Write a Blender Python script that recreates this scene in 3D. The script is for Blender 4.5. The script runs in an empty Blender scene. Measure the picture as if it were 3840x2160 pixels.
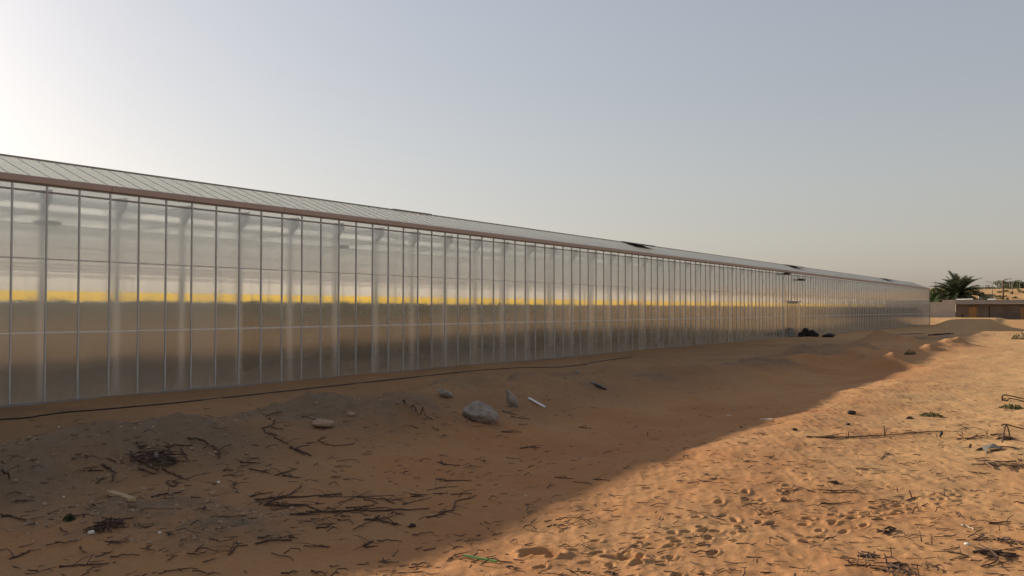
import bpy, math, random
import numpy as np
from mathutils import Vector, Matrix

# ------------------------------------------------------------------ scene, camera, sky, sun, exposure
S = bpy.context.scene
COL = S.collection
R = math.radians
random.seed(7)
rng = np.random.default_rng(7)

FPX = 3200.0                    # focal length in pixels of the 3840 wide frame
YAW, PITCH = R(34.69), R(1.45)
CAM_H = 2.8
cam_d = bpy.data.cameras.new('camera')
cam = bpy.data.objects.new('camera', cam_d)
COL.objects.link(cam)
cam.location = (0, 0, CAM_H)
cam.rotation_euler = (R(90) + PITCH, 0, YAW)
cam_d.sensor_width = 36
cam_d.lens = 36 * FPX / 3840
cam_d.clip_start = 0.1
cam_d.clip_end = 20000
S.camera = cam

SUN_EL = R(19.3)
SUN_AZ = R(0)                  # turned from the wall's normal towards the far end
to_sun = Vector((-math.cos(SUN_AZ) * math.cos(SUN_EL), math.sin(SUN_AZ) * math.cos(SUN_EL), math.sin(SUN_EL)))

world = bpy.data.worlds.new('World')
S.world = world
world.use_nodes = True
wn = world.node_tree
wn.nodes.clear()
sky = wn.nodes.new('ShaderNodeTexSky')
sky.sky_type = 'NISHITA'
sky.sun_disc = False
sky.sun_elevation = SUN_EL
sky.sun_rotation = math.atan2(to_sun.x, to_sun.y)
sky.altitude = 0
sky.air_density = 1.6
sky.dust_density = 1.6
sky.ozone_density = 1.0
bg = wn.nodes.new('ShaderNodeBackground')
bg.inputs['Strength'].default_value = 0.105
wo = wn.nodes.new('ShaderNodeOutputWorld')
pre = wn.nodes.new('ShaderNodeVectorMath')           # dust-laden air: the whole sky in one softer, warmer tone
pre.operation = 'SCALE'
pre.inputs['Scale'].default_value = 0.1
gam = wn.nodes.new('ShaderNodeGamma')
gam.inputs['Gamma'].default_value = 0.66
hsv = wn.nodes.new('ShaderNodeHueSaturation')
hsv.inputs['Saturation'].default_value = 0.6
tint = wn.nodes.new('ShaderNodeVectorMath')
tint.operation = 'MULTIPLY'
tint.inputs[1].default_value = (5.92, 5.86, 6.42)
wn.links.new(sky.outputs[0], pre.inputs[0])
wn.links.new(pre.outputs[0], gam.inputs['Color'])
wn.links.new(gam.outputs[0], hsv.inputs['Color'])
wn.links.new(hsv.outputs[0], tint.inputs[0])
wn.links.new(tint.outputs[0], bg.inputs['Color'])
wn.links.new(bg.outputs[0], wo.inputs['Surface'])

sun_d = bpy.data.lights.new('sun', 'SUN')
sun_d.energy = 5.0
sun_d.angle = R(0.6)
sun_d.color = (1.0, 0.86, 0.68)
sun = bpy.data.objects.new('sun', sun_d)
COL.objects.link(sun)
sun.rotation_euler = to_sun.to_track_quat('Z', 'Y').to_euler()

S.view_settings.view_transform = 'Standard'
S.view_settings.look = 'None'
S.view_settings.gamma = 1
S.view_settings.use_curve_mapping = False
S.view_settings.exposure = 0.53
S.cycles.max_bounces = 12
S.cycles.diffuse_bounces = 4
S.cycles.glossy_bounces = 4
S.cycles.transmission_bounces = 8
S.cycles.transparent_max_bounces = 12
S.cycles.use_denoising = True
S.cycles.sample_clamp_indirect = 6
S.cycles.caustics_reflective = False
S.cycles.caustics_refractive = True

# ------------------------------------------------------------------ helpers
def tag(o, label=None, cat=None, group=None, kind=None):
    if label: o['label'] = label
    if cat: o['category'] = cat
    if group: o['group'] = group
    if kind: o['kind'] = kind
    return o

def empty(name, loc=(0, 0, 0), rz=0):
    o = bpy.data.objects.new(name, None)
    COL.objects.link(o)
    o.location = loc
    o.rotation_euler = (0, 0, rz)
    o.empty_display_size = 0.2
    return o

def link_mesh(name, me, parent=None, loc=(0, 0, 0), rot=None):
    o = bpy.data.objects.new(name, me)
    COL.objects.link(o)
    o.location = loc
    if rot is not None: o.rotation_euler = rot
    if parent is not None: o.parent = parent
    return o

class MB:
    def __init__(self):
        self.v = []; self.f = []; self.smooth = False
    def poly(self, pts):
        b = len(self.v); self.v += [tuple(p) for p in pts]; self.f.append(tuple(range(b, b + len(pts))))
    def box(self, x0, x1, y0, y1, z0, z1):
        b = len(self.v)
        self.v += [(x0,y0,z0),(x1,y0,z0),(x1,y1,z0),(x0,y1,z0),(x0,y0,z1),(x1,y0,z1),(x1,y1,z1),(x0,y1,z1)]
        self.f += [(b,b+3,b+2,b+1),(b+4,b+5,b+6,b+7),(b,b+1,b+5,b+4),(b+1,b+2,b+6,b+5),(b+2,b+3,b+7,b+6),(b+3,b,b+4,b+7)]
        return self
    def extrude_y(self, prof, y0, y1):
        """closed (x, z) profile run along y"""
        b = len(self.v); n = len(prof)
        self.v += [(x, y0, z) for x, z in prof] + [(x, y1, z) for x, z in prof]
        area = sum(prof[i][0] * prof[(i+1) % n][1] - prof[(i+1) % n][0] * prof[i][1] for i in range(n))
        fs = []
        for i in range(n):
            j = (i + 1) % n
            fs.append((b+i, b+j, b+n+j, b+n+i))
        fs.append(tuple(b+i for i in reversed(range(n))))
        fs.append(tuple(b+n+i for i in range(n)))
        if area > 0: fs = [f[::-1] for f in fs]          # outward normals whatever the profile's turn
        self.f += fs
        return self
    def tube(self, pts, rad, n=6, cap=True):
        pts = [Vector(p) for p in pts]
        if not hasattr(rad, '__len__'): rad = [rad] * len(pts)
        b = len(self.v)
        for i, p in enumerate(pts):
            a = pts[max(i-1, 0)]; c = pts[min(i+1, len(pts)-1)]
            t = (c - a)
            t = t.normalized() if t.length > 1e-9 else Vector((0, 0, 1))
            u = t.cross(Vector((0, 0, 1)))
            if u.length < 0.05: u = t.cross(Vector((0, 1, 0)))
            u.normalize(); w = t.cross(u)
            for k in range(n):
                an = 2 * math.pi * k / n
                self.v.append(tuple(p + (u * math.cos(an) + w * math.sin(an)) * rad[i]))
        for i in range(len(pts) - 1):
            for k in range(n):
                k2 = (k + 1) % n
                self.f.append((b+i*n+k, b+i*n+k2, b+(i+1)*n+k2, b+(i+1)*n+k))
        if cap:
            self.f.append(tuple(b+k for k in reversed(range(n))))
            e = b + (len(pts)-1)*n
            self.f.append(tuple(e+k for k in range(n)))
        return self
    def mesh(self, name, mat=None, smooth=False):
        me = bpy.data.meshes.new(name)
        me.from_pydata(self.v, [], self.f)
        if smooth: me.polygons.foreach_set('use_smooth', [True] * len(self.f))
        if mat is not None: me.materials.append(mat)
        me.update()
        return me
    def build(self, name, mat, parent=None, loc=(0, 0, 0), rot=None, smooth=False):
        return link_mesh(name, self.mesh(name, mat, smooth), parent, loc, rot)

def np_mesh(name, verts, faces, mat, smooth=False):
    """verts (n,3) and faces (m,k) arrays, quick"""
    me = bpy.data.meshes.new(name)
    nv, (nf, k) = len(verts), faces.shape
    me.vertices.add(nv); me.vertices.foreach_set('co', np.asarray(verts, np.float32).ravel())
    me.loops.add(nf * k); me.loops.foreach_set('vertex_index', faces.astype(np.int32).ravel())
    me.polygons.add(nf)
    me.polygons.foreach_set('loop_start', np.arange(0, nf * k, k, dtype=np.int32))
    if smooth: me.polygons.foreach_set('use_smooth', np.ones(nf, bool))
    if mat is not None: me.materials.append(mat)
    me.update(calc_edges=True)
    return me

# --- numpy value noise
def _h(ix, iy, seed):
    n = (ix.astype(np.int64) * 374761393 + iy.astype(np.int64) * 668265263 + seed * 974711) & 0x7fffffff
    n = ((n ^ (n >> 13)) * 1274126177) & 0x7fffffff
    n = (n ^ (n >> 16)) & 0xffff
    return n / 65535.0
def vnoise(x, y, seed=0):
    x = np.asarray(x, float); y = np.asarray(y, float)
    ix = np.floor(x); iy = np.floor(y); fx = x - ix; fy = y - iy
    ux = fx*fx*(3-2*fx); uy = fy*fy*(3-2*fy)
    a = _h(ix, iy, seed); b = _h(ix+1, iy, seed); c = _h(ix, iy+1, seed); d = _h(ix+1, iy+1, seed)
    return (a*(1-ux)+b*ux)*(1-uy) + (c*(1-ux)+d*ux)*uy - 0.5
def fbm(x, y, oct=4, seed=0):
    t = 0; a = 1.0
    for o in range(oct):
        t = t + a * vnoise(x * 2**o + 17.3*o, y * 2**o - 9.1*o, seed + o); a *= 0.5
    return t
def sm(a, b, x):
    t = np.clip((np.asarray(x, float) - a) / (b - a), 0, 1)
    return t*t*(3-2*t)

# --- rays of the survey photograph: pixel (3840 frame) -> direction
_cm = cam.rotation_euler.to_matrix()
def ray(px, py):
    return (_cm @ Vector(((px - 1920) / FPX, -(py - 1080) / FPX, -1))).normalized()
def on_plane(px, py, z):
    d = ray(px, py); t = (z - CAM_H) / d.z
    return d.x * t, d.y * t
def at_depth(px, py, dist):
    """point at a horizontal distance from the survey point"""
    d = ray(px, py); t = dist / math.hypot(d.x, d.y)
    return Vector((d.x * t, d.y * t, CAM_H + d.z * t))

# ------------------------------------------------------------------ materials
def new_mat(name):
    m = bpy.data.materials.new(name); m.use_nodes = True
    nt = m.node_tree; nt.nodes.clear()
    out = nt.nodes.new('ShaderNodeOutputMaterial')
    return m, nt, out
def N(nt, t, **kw):
    n = nt.nodes.new(t)
    for k, v in kw.items():
        if k.startswith('_'): setattr(n, k[1:], v)
        else: n.inputs[k].default_value = v
    return n
def L(nt, a, b): nt.links.new(a, b)

def plain(name, col, rough=0.7, metal=0.0, var=0.12, scale=3.0, bump=0.0, bscale=20, spec=0.3):
    m, nt, out = new_mat(name)
    tc = N(nt, 'ShaderNodeTexCoord')
    no = N(nt, 'ShaderNodeTexNoise', Scale=scale, Detail=5.0, Roughness=0.6)
    L(nt, tc.outputs['Object'], no.inputs['Vector'])
    mr = N(nt, 'ShaderNodeMapRange'); mr.inputs['From Min'].default_value = 0.25; mr.inputs['From Max'].default_value = 0.75
    mr.inputs['To Min'].default_value = 1 - var; mr.inputs['To Max'].default_value = 1 + var
    L(nt, no.outputs['Fac'], mr.inputs['Value'])
    mx = N(nt, 'ShaderNodeVectorMath', _operation='SCALE')
    mx.inputs[0].default_value = col[:3]
    L(nt, mr.outputs[0], mx.inputs['Scale'])
    b = N(nt, 'ShaderNodeBsdfPrincipled', Roughness=rough, Metallic=metal)
    b.inputs['Specular IOR Level'].default_value = spec
    L(nt, mx.outputs[0], b.inputs['Base Color'])
    if bump:
        n2 = N(nt, 'ShaderNodeTexNoise', Scale=bscale, Detail=6.0)
        L(nt, tc.outputs['Object'], n2.inputs['Vector'])
        bp = N(nt, 'ShaderNodeBump', Strength=bump, Distance=0.02)
        L(nt, n2.outputs['Fac'], bp.inputs['Height']); L(nt, bp.outputs[0], b.inputs['Normal'])
    L(nt, b.outputs[0], out.inputs['Surface'])
    return m

def leafy(name, c1, c2, trans=0.35):
    m, nt, out = new_mat(name)
    geo = N(nt, 'ShaderNodeNewGeometry')
    mix = N(nt, 'ShaderNodeMix', _data_type='RGBA')
    mix.inputs['A'].default_value = (*c1, 1); mix.inputs['B'].default_value = (*c2, 1)
    L(nt, geo.outputs['Random Per Island'], mix.inputs['Factor'])
    d = N(nt, 'ShaderNodeBsdfDiffuse'); t = N(nt, 'ShaderNodeBsdfTranslucent')
    L(nt, mix.outputs['Result'], d.inputs['Color']); L(nt, mix.outputs['Result'], t.inputs['Color'])
    ms = N(nt, 'ShaderNodeMixShader', Fac=trans)
    L(nt, d.outputs[0], ms.inputs[1]); L(nt, t.outputs[0], ms.inputs[2])
    L(nt, ms.outputs[0], out.inputs['Surface'])
    return m

def polycarbonate(name, f0, haze, tint, blur, rough, wav=0.01, rise=0.03):
    """twin-wall sheet: vertical flutes smear what lies behind it sideways, the skin mirrors the yard"""
    m, nt, out = new_mat(name)
    geo = N(nt, 'ShaderNodeNewGeometry')
    wn_ = N(nt, 'ShaderNodeTexWhiteNoise', _noise_dimensions='3D')
    sc = N(nt, 'ShaderNodeVectorMath', _operation='SCALE'); sc.inputs['Scale'].default_value = 911.7
    L(nt, geo.outputs['Position'], sc.inputs[0]); L(nt, sc.outputs[0], wn_.inputs['Vector'])
    def tilted(amount, slow):
        a = N(nt, 'ShaderNodeMath', _operation='SUBTRACT'); a.inputs[1].default_value = 0.5
        L(nt, wn_.outputs['Value'], a.inputs[0])
        b = N(nt, 'ShaderNodeMath', _operation='MULTIPLY'); b.inputs[1].default_value = 2 * amount
        L(nt, a.outputs[0], b.inputs[0])
        c = N(nt, 'ShaderNodeCombineXYZ'); L(nt, b.outputs[0], c.inputs['Y'])
        if not slow:                                     # a little scatter up and down as well
            sp = N(nt, 'ShaderNodeSeparateColor'); L(nt, wn_.outputs['Color'], sp.inputs[0])
            a2 = N(nt, 'ShaderNodeMath', _operation='SUBTRACT'); a2.inputs[1].default_value = 0.5; L(nt, sp.outputs[1], a2.inputs[0])
            b2 = N(nt, 'ShaderNodeMath', _operation='MULTIPLY'); b2.inputs[1].default_value = 2 * amount * rise; L(nt, a2.outputs[0], b2.inputs[0])
            L(nt, b2.outputs[0], c.inputs['Z'])
        if slow:
            no = N(nt, 'ShaderNodeTexNoise', Scale=0.55, Detail=2.0)
            L(nt, geo.outputs['Position'], no.inputs['Vector'])
            e = N(nt, 'ShaderNodeMath', _operation='SUBTRACT'); e.inputs[1].default_value = 0.5
            L(nt, no.outputs['Fac'], e.inputs[0])
            g = N(nt, 'ShaderNodeMath', _operation='MULTIPLY'); g.inputs[1].default_value = slow
            L(nt, e.outputs[0], g.inputs[0]); L(nt, g.outputs[0], c.inputs['Z'])
        ad = N(nt, 'ShaderNodeVectorMath', _operation='ADD')
        L(nt, geo.outputs['Normal'], ad.inputs[0]); L(nt, c.outputs[0], ad.inputs[1])
        nn = N(nt, 'ShaderNodeVectorMath', _operation='NORMALIZE'); L(nt, ad.outputs[0], nn.inputs[0])
        return nn
    nr = tilted(blur, 0); ng = tilted(0.03, wav)
    refr = N(nt, 'ShaderNodeBsdfRefraction', Roughness=0.1, IOR=1.08); refr.inputs['Color'].default_value = (*tint, 1)
    L(nt, nr.outputs[0], refr.inputs['Normal'])
    di = N(nt, 'ShaderNodeBsdfDiffuse'); di.inputs['Color'].default_value = (0.62, 0.6, 0.57, 1)
    tr = N(nt, 'ShaderNodeBsdfTranslucent'); tr.inputs['Color'].default_value = (0.86, 0.82, 0.76, 1)
    hz = N(nt, 'ShaderNodeMixShader', Fac=0.85); L(nt, di.outputs[0], hz.inputs[1]); L(nt, tr.outputs[0], hz.inputs[2])
    body = N(nt, 'ShaderNodeMixShader'); L(nt, refr.outputs[0], body.inputs[1]); L(nt, hz.outputs[0], body.inputs[2])
    oi = N(nt, 'ShaderNodeObjectInfo')
    mr = N(nt, 'ShaderNodeMapRange'); mr.inputs['To Min'].default_value = haze * 0.8; mr.inputs['To Max'].default_value = haze * 1.2
    L(nt, oi.outputs['Random'], mr.inputs['Value'])
    # dust splashed up from the sand along the foot of the sheets
    sx = N(nt, 'ShaderNodeSeparateXYZ'); L(nt, geo.outputs['Position'], sx.inputs[0])
    dz_ = N(nt, 'ShaderNodeMapRange'); dz_.inputs['From Min'].default_value = 0.0; dz_.inputs['From Max'].default_value = 0.9
    dz_.inputs['To Min'].default_value = 0.5; dz_.inputs['To Max'].default_value = 0.0; L(nt, sx.outputs['Z'], dz_.inputs['Value'])
    dn = N(nt, 'ShaderNodeTexNoise', Scale=1.7, Detail=6.0, Roughness=0.7); L(nt, geo.outputs['Position'], dn.inputs['Vector'])
    dm = N(nt, 'ShaderNodeMath', _operation='MULTIPLY'); L(nt, dz_.outputs[0], dm.inputs[0]); L(nt, dn.outputs['Fac'], dm.inputs[1])
    da = N(nt, 'ShaderNodeMath', _operation='ADD'); da.use_clamp = True; L(nt, mr.outputs[0], da.inputs[0]); L(nt, dm.outputs[0], da.inputs[1])
    L(nt, da.outputs[0], body.inputs['Fac'])
    gl = N(nt, 'ShaderNodeBsdfGlossy', Roughness=rough); L(nt, ng.outputs[0], gl.inputs['Normal'])
    gl.inputs['Color'].default_value = (0.95, 0.95, 0.95, 1)
    dt = N(nt, 'ShaderNodeVectorMath', _operation='DOT_PRODUCT')
    L(nt, geo.outputs['Incoming'], dt.inputs[0]); L(nt, geo.outputs['Normal'], dt.inputs[1])
    ab = N(nt, 'ShaderNodeMath', _operation='ABSOLUTE'); L(nt, dt.outputs['Value'], ab.inputs[0])
    om = N(nt, 'ShaderNodeMath', _operation='SUBTRACT'); om.inputs[0].default_value = 1; L(nt, ab.outputs[0], om.inputs[1])
    pw = N(nt, 'ShaderNodeMath', _operation='POWER'); pw.inputs[1].default_value = 4.0; L(nt, om.outputs[0], pw.inputs[0])
    fr = N(nt, 'ShaderNodeMath', _operation='MULTIPLY_ADD'); fr.inputs[1].default_value = 0.85 - f0; fr.inputs[2].default_value = f0
    L(nt, pw.outputs[0], fr.inputs[0])
    ms = N(nt, 'ShaderNodeMixShader'); L(nt, fr.outputs[0], ms.inputs['Fac'])
    L(nt, body.outputs[0], ms.inputs[1]); L(nt, gl.outputs[0], ms.inputs[2])
    L(nt, ms.outputs[0], out.inputs['Surface'])
    return m

def roof_sheet(name, dcol, tcol, tfac, clear=0.0, open_=0.0):
    m, nt, out = new_mat(name)
    tc = N(nt, 'ShaderNodeTexCoord')
    no = N(nt, 'ShaderNodeTexNoise', Scale=0.8, Detail=6.0); L(nt, tc.outputs['Object'], no.inputs['Vector'])
    oi = N(nt, 'ShaderNodeObjectInfo')
    ad = N(nt, 'ShaderNodeMath', _operation='ADD'); L(nt, no.outputs['Fac'], ad.inputs[0]); L(nt, oi.outputs['Random'], ad.inputs[1])
    mr = N(nt, 'ShaderNodeMapRange'); mr.inputs['From Max'].default_value = 2; mr.inputs['To Min'].default_value = 0.9; mr.inputs['To Max'].default_value = 1.08
    L(nt, ad.outputs[0], mr.inputs['Value'])
    def sc(c):
        v = N(nt, 'ShaderNodeVectorMath', _operation='SCALE'); v.inputs[0].default_value = c; L(nt, mr.outputs[0], v.inputs['Scale']); return v
    di = N(nt, 'ShaderNodeBsdfDiffuse'); L(nt, sc(dcol).outputs[0], di.inputs['Color'])
    tr = N(nt, 'ShaderNodeBsdfTranslucent'); L(nt, sc(tcol).outputs[0], tr.inputs['Color'])
    m0 = N(nt, 'ShaderNodeMixShader', Fac=tfac); L(nt, di.outputs[0], m0.inputs[1]); L(nt, tr.outputs[0], m0.inputs[2])
    rf_ = N(nt, 'ShaderNodeBsdfRefraction', Roughness=0.2, IOR=1.003); rf_.inputs['Color'].default_value = (0.92, 0.94, 0.9, 1)
    m1 = N(nt, 'ShaderNodeMixShader', Fac=clear); L(nt, m0.outputs[0], m1.inputs[1]); L(nt, rf_.outputs[0], m1.inputs[2])
    gl = N(nt, 'ShaderNodeBsdfGlossy', Roughness=0.25)
    lw = N(nt, 'ShaderNodeLayerWeight', Blend=0.25)
    m2 = N(nt, 'ShaderNodeMixShader'); mu = N(nt, 'ShaderNodeMath', _operation='MULTIPLY'); mu.inputs[1].default_value = 0.35
    L(nt, lw.outputs['Fresnel'], mu.inputs[0]); L(nt, mu.outputs[0], m2.inputs['Fac'])
    L(nt, m1.outputs[0], m2.inputs[1]); L(nt, gl.outputs[0], m2.inputs[2])
    if open_:
        tp = N(nt, 'ShaderNodeBsdfTransparent'); m3 = N(nt, 'ShaderNodeMixShader', Fac=open_)
        L(nt, m2.outputs[0], m3.inputs[1]); L(nt, tp.outputs[0], m3.inputs[2]); m2 = m3
    L(nt, m2.outputs[0], out.inputs['Surface'])
    return m

def sand_material():
    m, nt, out = new_mat('sand')
    geo = N(nt, 'ShaderNodeNewGeometry')
    pos = geo.outputs['Position']
    at = N(nt, 'ShaderNodeAttribute', _attribute_name='gravel')
    at2 = N(nt, 'ShaderNodeAttribute', _attribute_name='ochre')
    def noise(scale, detail=5.0, rough=0.6):
        n = N(nt, 'ShaderNodeTexNoise', Scale=scale, Detail=detail, Roughness=rough); L(nt, pos, n.inputs['Vector']); return n
    n1 = noise(0.35); n2 = noise(2.2); n3 = noise(28.0, 8.0, 0.7); n4 = noise(130.0, 3.0)
    def mixc(fac, a, b):
        x = N(nt, 'ShaderNodeMix', _data_type='RGBA')
        for s, c in (('A', a), ('B', b)):
            if isinstance(c, tuple): x.inputs[s].default_value = (*c, 1)
            else: L(nt, c, x.inputs[s])
        L(nt, fac, x.inputs['Factor']); return x.outputs['Result']
    def rng_(v, a, b, lo=0.0, hi=1.0):
        r = N(nt, 'ShaderNodeMapRange'); r.inputs['From Min'].default_value = a; r.inputs['From Max'].default_value = b
        r.inputs['To Min'].default_value = lo; r.inputs['To Max'].default_value = hi
        L(nt, v, r.inputs['Value']); return r.outputs[0]
    def add(a, b, k=1.0):
        x = N(nt, 'ShaderNodeMath', _operation='MULTIPLY_ADD'); x.inputs[1].default_value = k
        L(nt, b, x.inputs[0]); L(nt, a, x.inputs[2]); x.use_clamp = True; return x.outputs[0]
    red = (0.37, 0.172, 0.071); och = (0.47, 0.282, 0.13); grey = (0.18, 0.128, 0.084); earth = (0.225, 0.13, 0.067); pale = (0.50, 0.37, 0.22)
    f_o = add(rng_(n1.outputs['Fac'], 0.35, 0.7, -0.15, 0.45), at2.outputs['Fac'])
    c = mixc(f_o, red, och)
    at3 = N(nt, 'ShaderNodeAttribute', _attribute_name='earth')
    c = mixc(add(rng_(n1.outputs['Fac'], 0.35, 0.7, -0.2, 0.15), at3.outputs['Fac']), c, earth)
    n5 = noise(5.5, 6.0, 0.7)
    c = mixc(rng_(n5.outputs['Fac'], 0.5, 0.78, 0.0, 0.4), c, (0.21, 0.12, 0.065))
    f_g = add(rng_(n2.outputs['Fac'], 0.45, 0.75, -0.25, 0.25), at.outputs['Fac'])
    c = mixc(f_g, c, grey)
    # pale and dark grains, coarser in the gravel
    dk = rng_(n3.outputs['Fac'], 0.55, 0.72, 0.0, 0.7)
    c = mixc(dk, c, (0.16, 0.10, 0.06))
    lt = rng_(n3.outputs['Fac'], 0.40, 0.28, 0.0, 0.35)
    c = mixc(lt, c, pale)
    sc = N(nt, 'ShaderNodeVectorMath', _operation='SCALE'); L(nt, c, sc.inputs[0])
    L(nt, rng_(n4.outputs['Fac'], 0.3, 0.7, 0.88, 1.12), sc.inputs['Scale'])
    b = N(nt, 'ShaderNodeBsdfPrincipled', Roughness=0.95); b.inputs['Specular IOR Level'].default_value = 0.1
    L(nt, sc.outputs[0], b.inputs['Base Color'])
    # wind ripples running across the yard
    mp = N(nt, 'ShaderNodeMapping'); mp.inputs['Rotation'].default_value = (0, 0, R(-28)); L(nt, pos, mp.inputs['Vector'])
    wv = N(nt, 'ShaderNodeTexWave', Scale=1.6, Distortion=6.0, Detail=3.0); wv.inputs['Detail Scale'].default_value = 1.6
    L(nt, mp.outputs[0], wv.inputs['Vector'])
    hh = N(nt, 'ShaderNodeMath', _operation='MULTIPLY_ADD'); hh.inputs[1].default_value = 0.35
    L(nt, wv.outputs['Fac'], hh.inputs[0]); L(nt, n3.outputs['Fac'], hh.inputs[2])
    bp = N(nt, 'ShaderNodeBump', Strength=0.45, Distance=0.03); L(nt, hh.outputs[0], bp.inputs['Height'])
    L(nt, bp.outputs[0], b.inputs['Normal'])
    L(nt, b.outputs[0], out.inputs['Surface'])
    return m

M = {}
def clear_skin():
    m, nt, out = new_mat('clear_skin'); t = N(nt, 'ShaderNodeBsdfTransparent'); L(nt, t.outputs[0], out.inputs['Surface']); return m
M['clear'] = clear_skin()
def skin(me, outer, per=6):
    """a sheet made of one scattering skin (its outer face) on a clear body"""
    me.materials.append(M['clear'])
    n = len(me.polygons)
    me.polygons.foreach_set('material_index', [0 if i % per == outer else 1 for i in range(n)])
    me.update(); return me
M['sand'] = sand_material()
M['pane'] = polycarbonate('polycarbonate_sheet', 0.22, 0.32, (0.92, 0.92, 0.90), 0.9, 0.10, 0.012)
M['pane_milky'] = polycarbonate('milky_polycarbonate_sheet', 0.22, 0.42, (0.92, 0.92, 0.90), 0.9, 0.10, 0.012)
M['pane_upper'] = polycarbonate('upper_polycarbonate_sheet', 0.22, 0.44, (0.94, 0.94, 0.92), 0.9, 0.10, 0.012, 0.22)
M['roof'] = roof_sheet('roof_sheet', (0.72, 0.74, 0.70), (0.97, 0.97, 0.93), 0.78, 0.50)
M['roof_deep'] = roof_sheet('deep_roof_sheet', (0.8, 0.8, 0.78), (0.99, 0.99, 0.95), 0.82, 0.08)
M['inner'] = roof_sheet('inner_screen', (0.8, 0.8, 0.78), (0.9, 0.9, 0.87), 0.65)
M['rear'] = roof_sheet('rear_sheet', (0.75, 0.75, 0.74), (0.92, 0.92, 0.92), 0.75, 0.0, 0.38)
M['glare_baffle'] = roof_sheet('glare_baffle_sheet', (0.6, 0.6, 0.6), (0.72, 0.73, 0.75), 0.7)  # for the added sheet that controls the glow behind the wall
M['vent'] = plain('vent_sheet', (0.52, 0.53, 0.50), 0.5, 0.0, 0.06)
M['alu'] = plain('aluminium_profile', (0.50, 0.48, 0.46), 0.45, 0.35, 0.06)
M['alu_dark'] = plain('dark_aluminium', (0.27, 0.25, 0.235), 0.5, 0.3, 0.08)  # darker metal, also carries backlit and shaded tones
M['gutter'] = plain('sand_tinted_gutter', (0.47, 0.345, 0.285), 0.5, 0.0, 0.07, 1.2)  # brown of sunlit sand mirrored in the metal, put into the base colour
M['white'] = plain('white_paint', (0.72, 0.69, 0.63), 0.5, 0.0, 0.06)
M['column'] = plain('galvanised_column', (0.82, 0.79, 0.74), 0.5, 0.1, 0.06)
M['yellow'] = roof_sheet('yellow_film', (0.98, 0.66, 0.02), (0.98, 0.66, 0.02), 0.7)
M['black'] = plain('black_plastic', (0.018, 0.017, 0.016), 0.55, 0.0, 0.3)
M['hose'] = plain('dark_hose', (0.03, 0.022, 0.018), 0.6, 0.0, 0.2)
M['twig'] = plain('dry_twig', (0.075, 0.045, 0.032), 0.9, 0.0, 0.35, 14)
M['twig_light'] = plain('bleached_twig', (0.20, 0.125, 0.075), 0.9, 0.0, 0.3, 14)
M['rock'] = plain('grey_rock', (0.29, 0.24, 0.195), 0.95, 0.0, 0.35, 5, 1.0, 11, 0.1)
M['clod'] = plain('dry_clod', (0.34, 0.23, 0.15), 0.95, 0.0, 0.25, 9, 0.5, 18)
M['pebble'] = plain('pale_pebble', (0.42, 0.34, 0.26), 0.9, 0.0, 0.3, 12)
M['concrete'] = plain('grey_render', (0.46, 0.40, 0.33), 0.9, 0.0, 0.12, 0.8, 0.3, 6)
M['concrete_light'] = plain('pale_render', (0.66, 0.61, 0.54), 0.9, 0.0, 0.1, 0.8)
M['shed_wall'] = plain('shed_block', (0.16, 0.125, 0.10), 0.9, 0.0, 0.25, 0.7)
M['shed_roof'] = plain('fibre_cement', (0.33, 0.29, 0.25), 0.85, 0.0, 0.12, 1.0)
M['ochre_door'] = plain('ochre_timber', (0.30, 0.17, 0.07), 0.8, 0.0, 0.15)
M['steel'] = plain('grey_steel', (0.17, 0.16, 0.155), 0.55, 0.3, 0.08)
M['wood_pole'] = plain('brown_pole', (0.10, 0.06, 0.04), 0.85, 0.0, 0.2)
M['bark'] = plain('bark', (0.11, 0.075, 0.05), 0.95, 0.0, 0.3, 5, 0.7, 9)
M['palm'] = leafy('palm_leaf', (0.045, 0.062, 0.034), (0.11, 0.125, 0.07), 0.25)
M['palm_dry'] = leafy('dry_palm_leaf', (0.16, 0.12, 0.07), (0.24, 0.19, 0.11), 0.2)
M['leaf'] = leafy('tree_leaf', (0.03, 0.055, 0.02), (0.08, 0.11, 0.04), 0.3)
M['shrub'] = leafy('grey_green_leaf', (0.06, 0.075, 0.035), (0.12, 0.12, 0.06), 0.3)
M['crop'] = leafy('crop_leaf', (0.02, 0.04, 0.012), (0.06, 0.075, 0.02), 0.35)
M['green'] = plain('green_stem', (0.10, 0.21, 0.06), 0.5, 0.0, 0.2)
M['straw'] = plain('straw', (0.36, 0.26, 0.14), 0.8, 0.0, 0.2)
M['sheet'] = plain('grey_film', (0.15, 0.125, 0.10), 0.9, 0.0, 0.15)
M['glass_door'] = polycarbonate('door_sheet', 0.12, 0.22, (0.8, 0.78, 0.74), 0.3, 0.07, 0.01)

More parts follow.
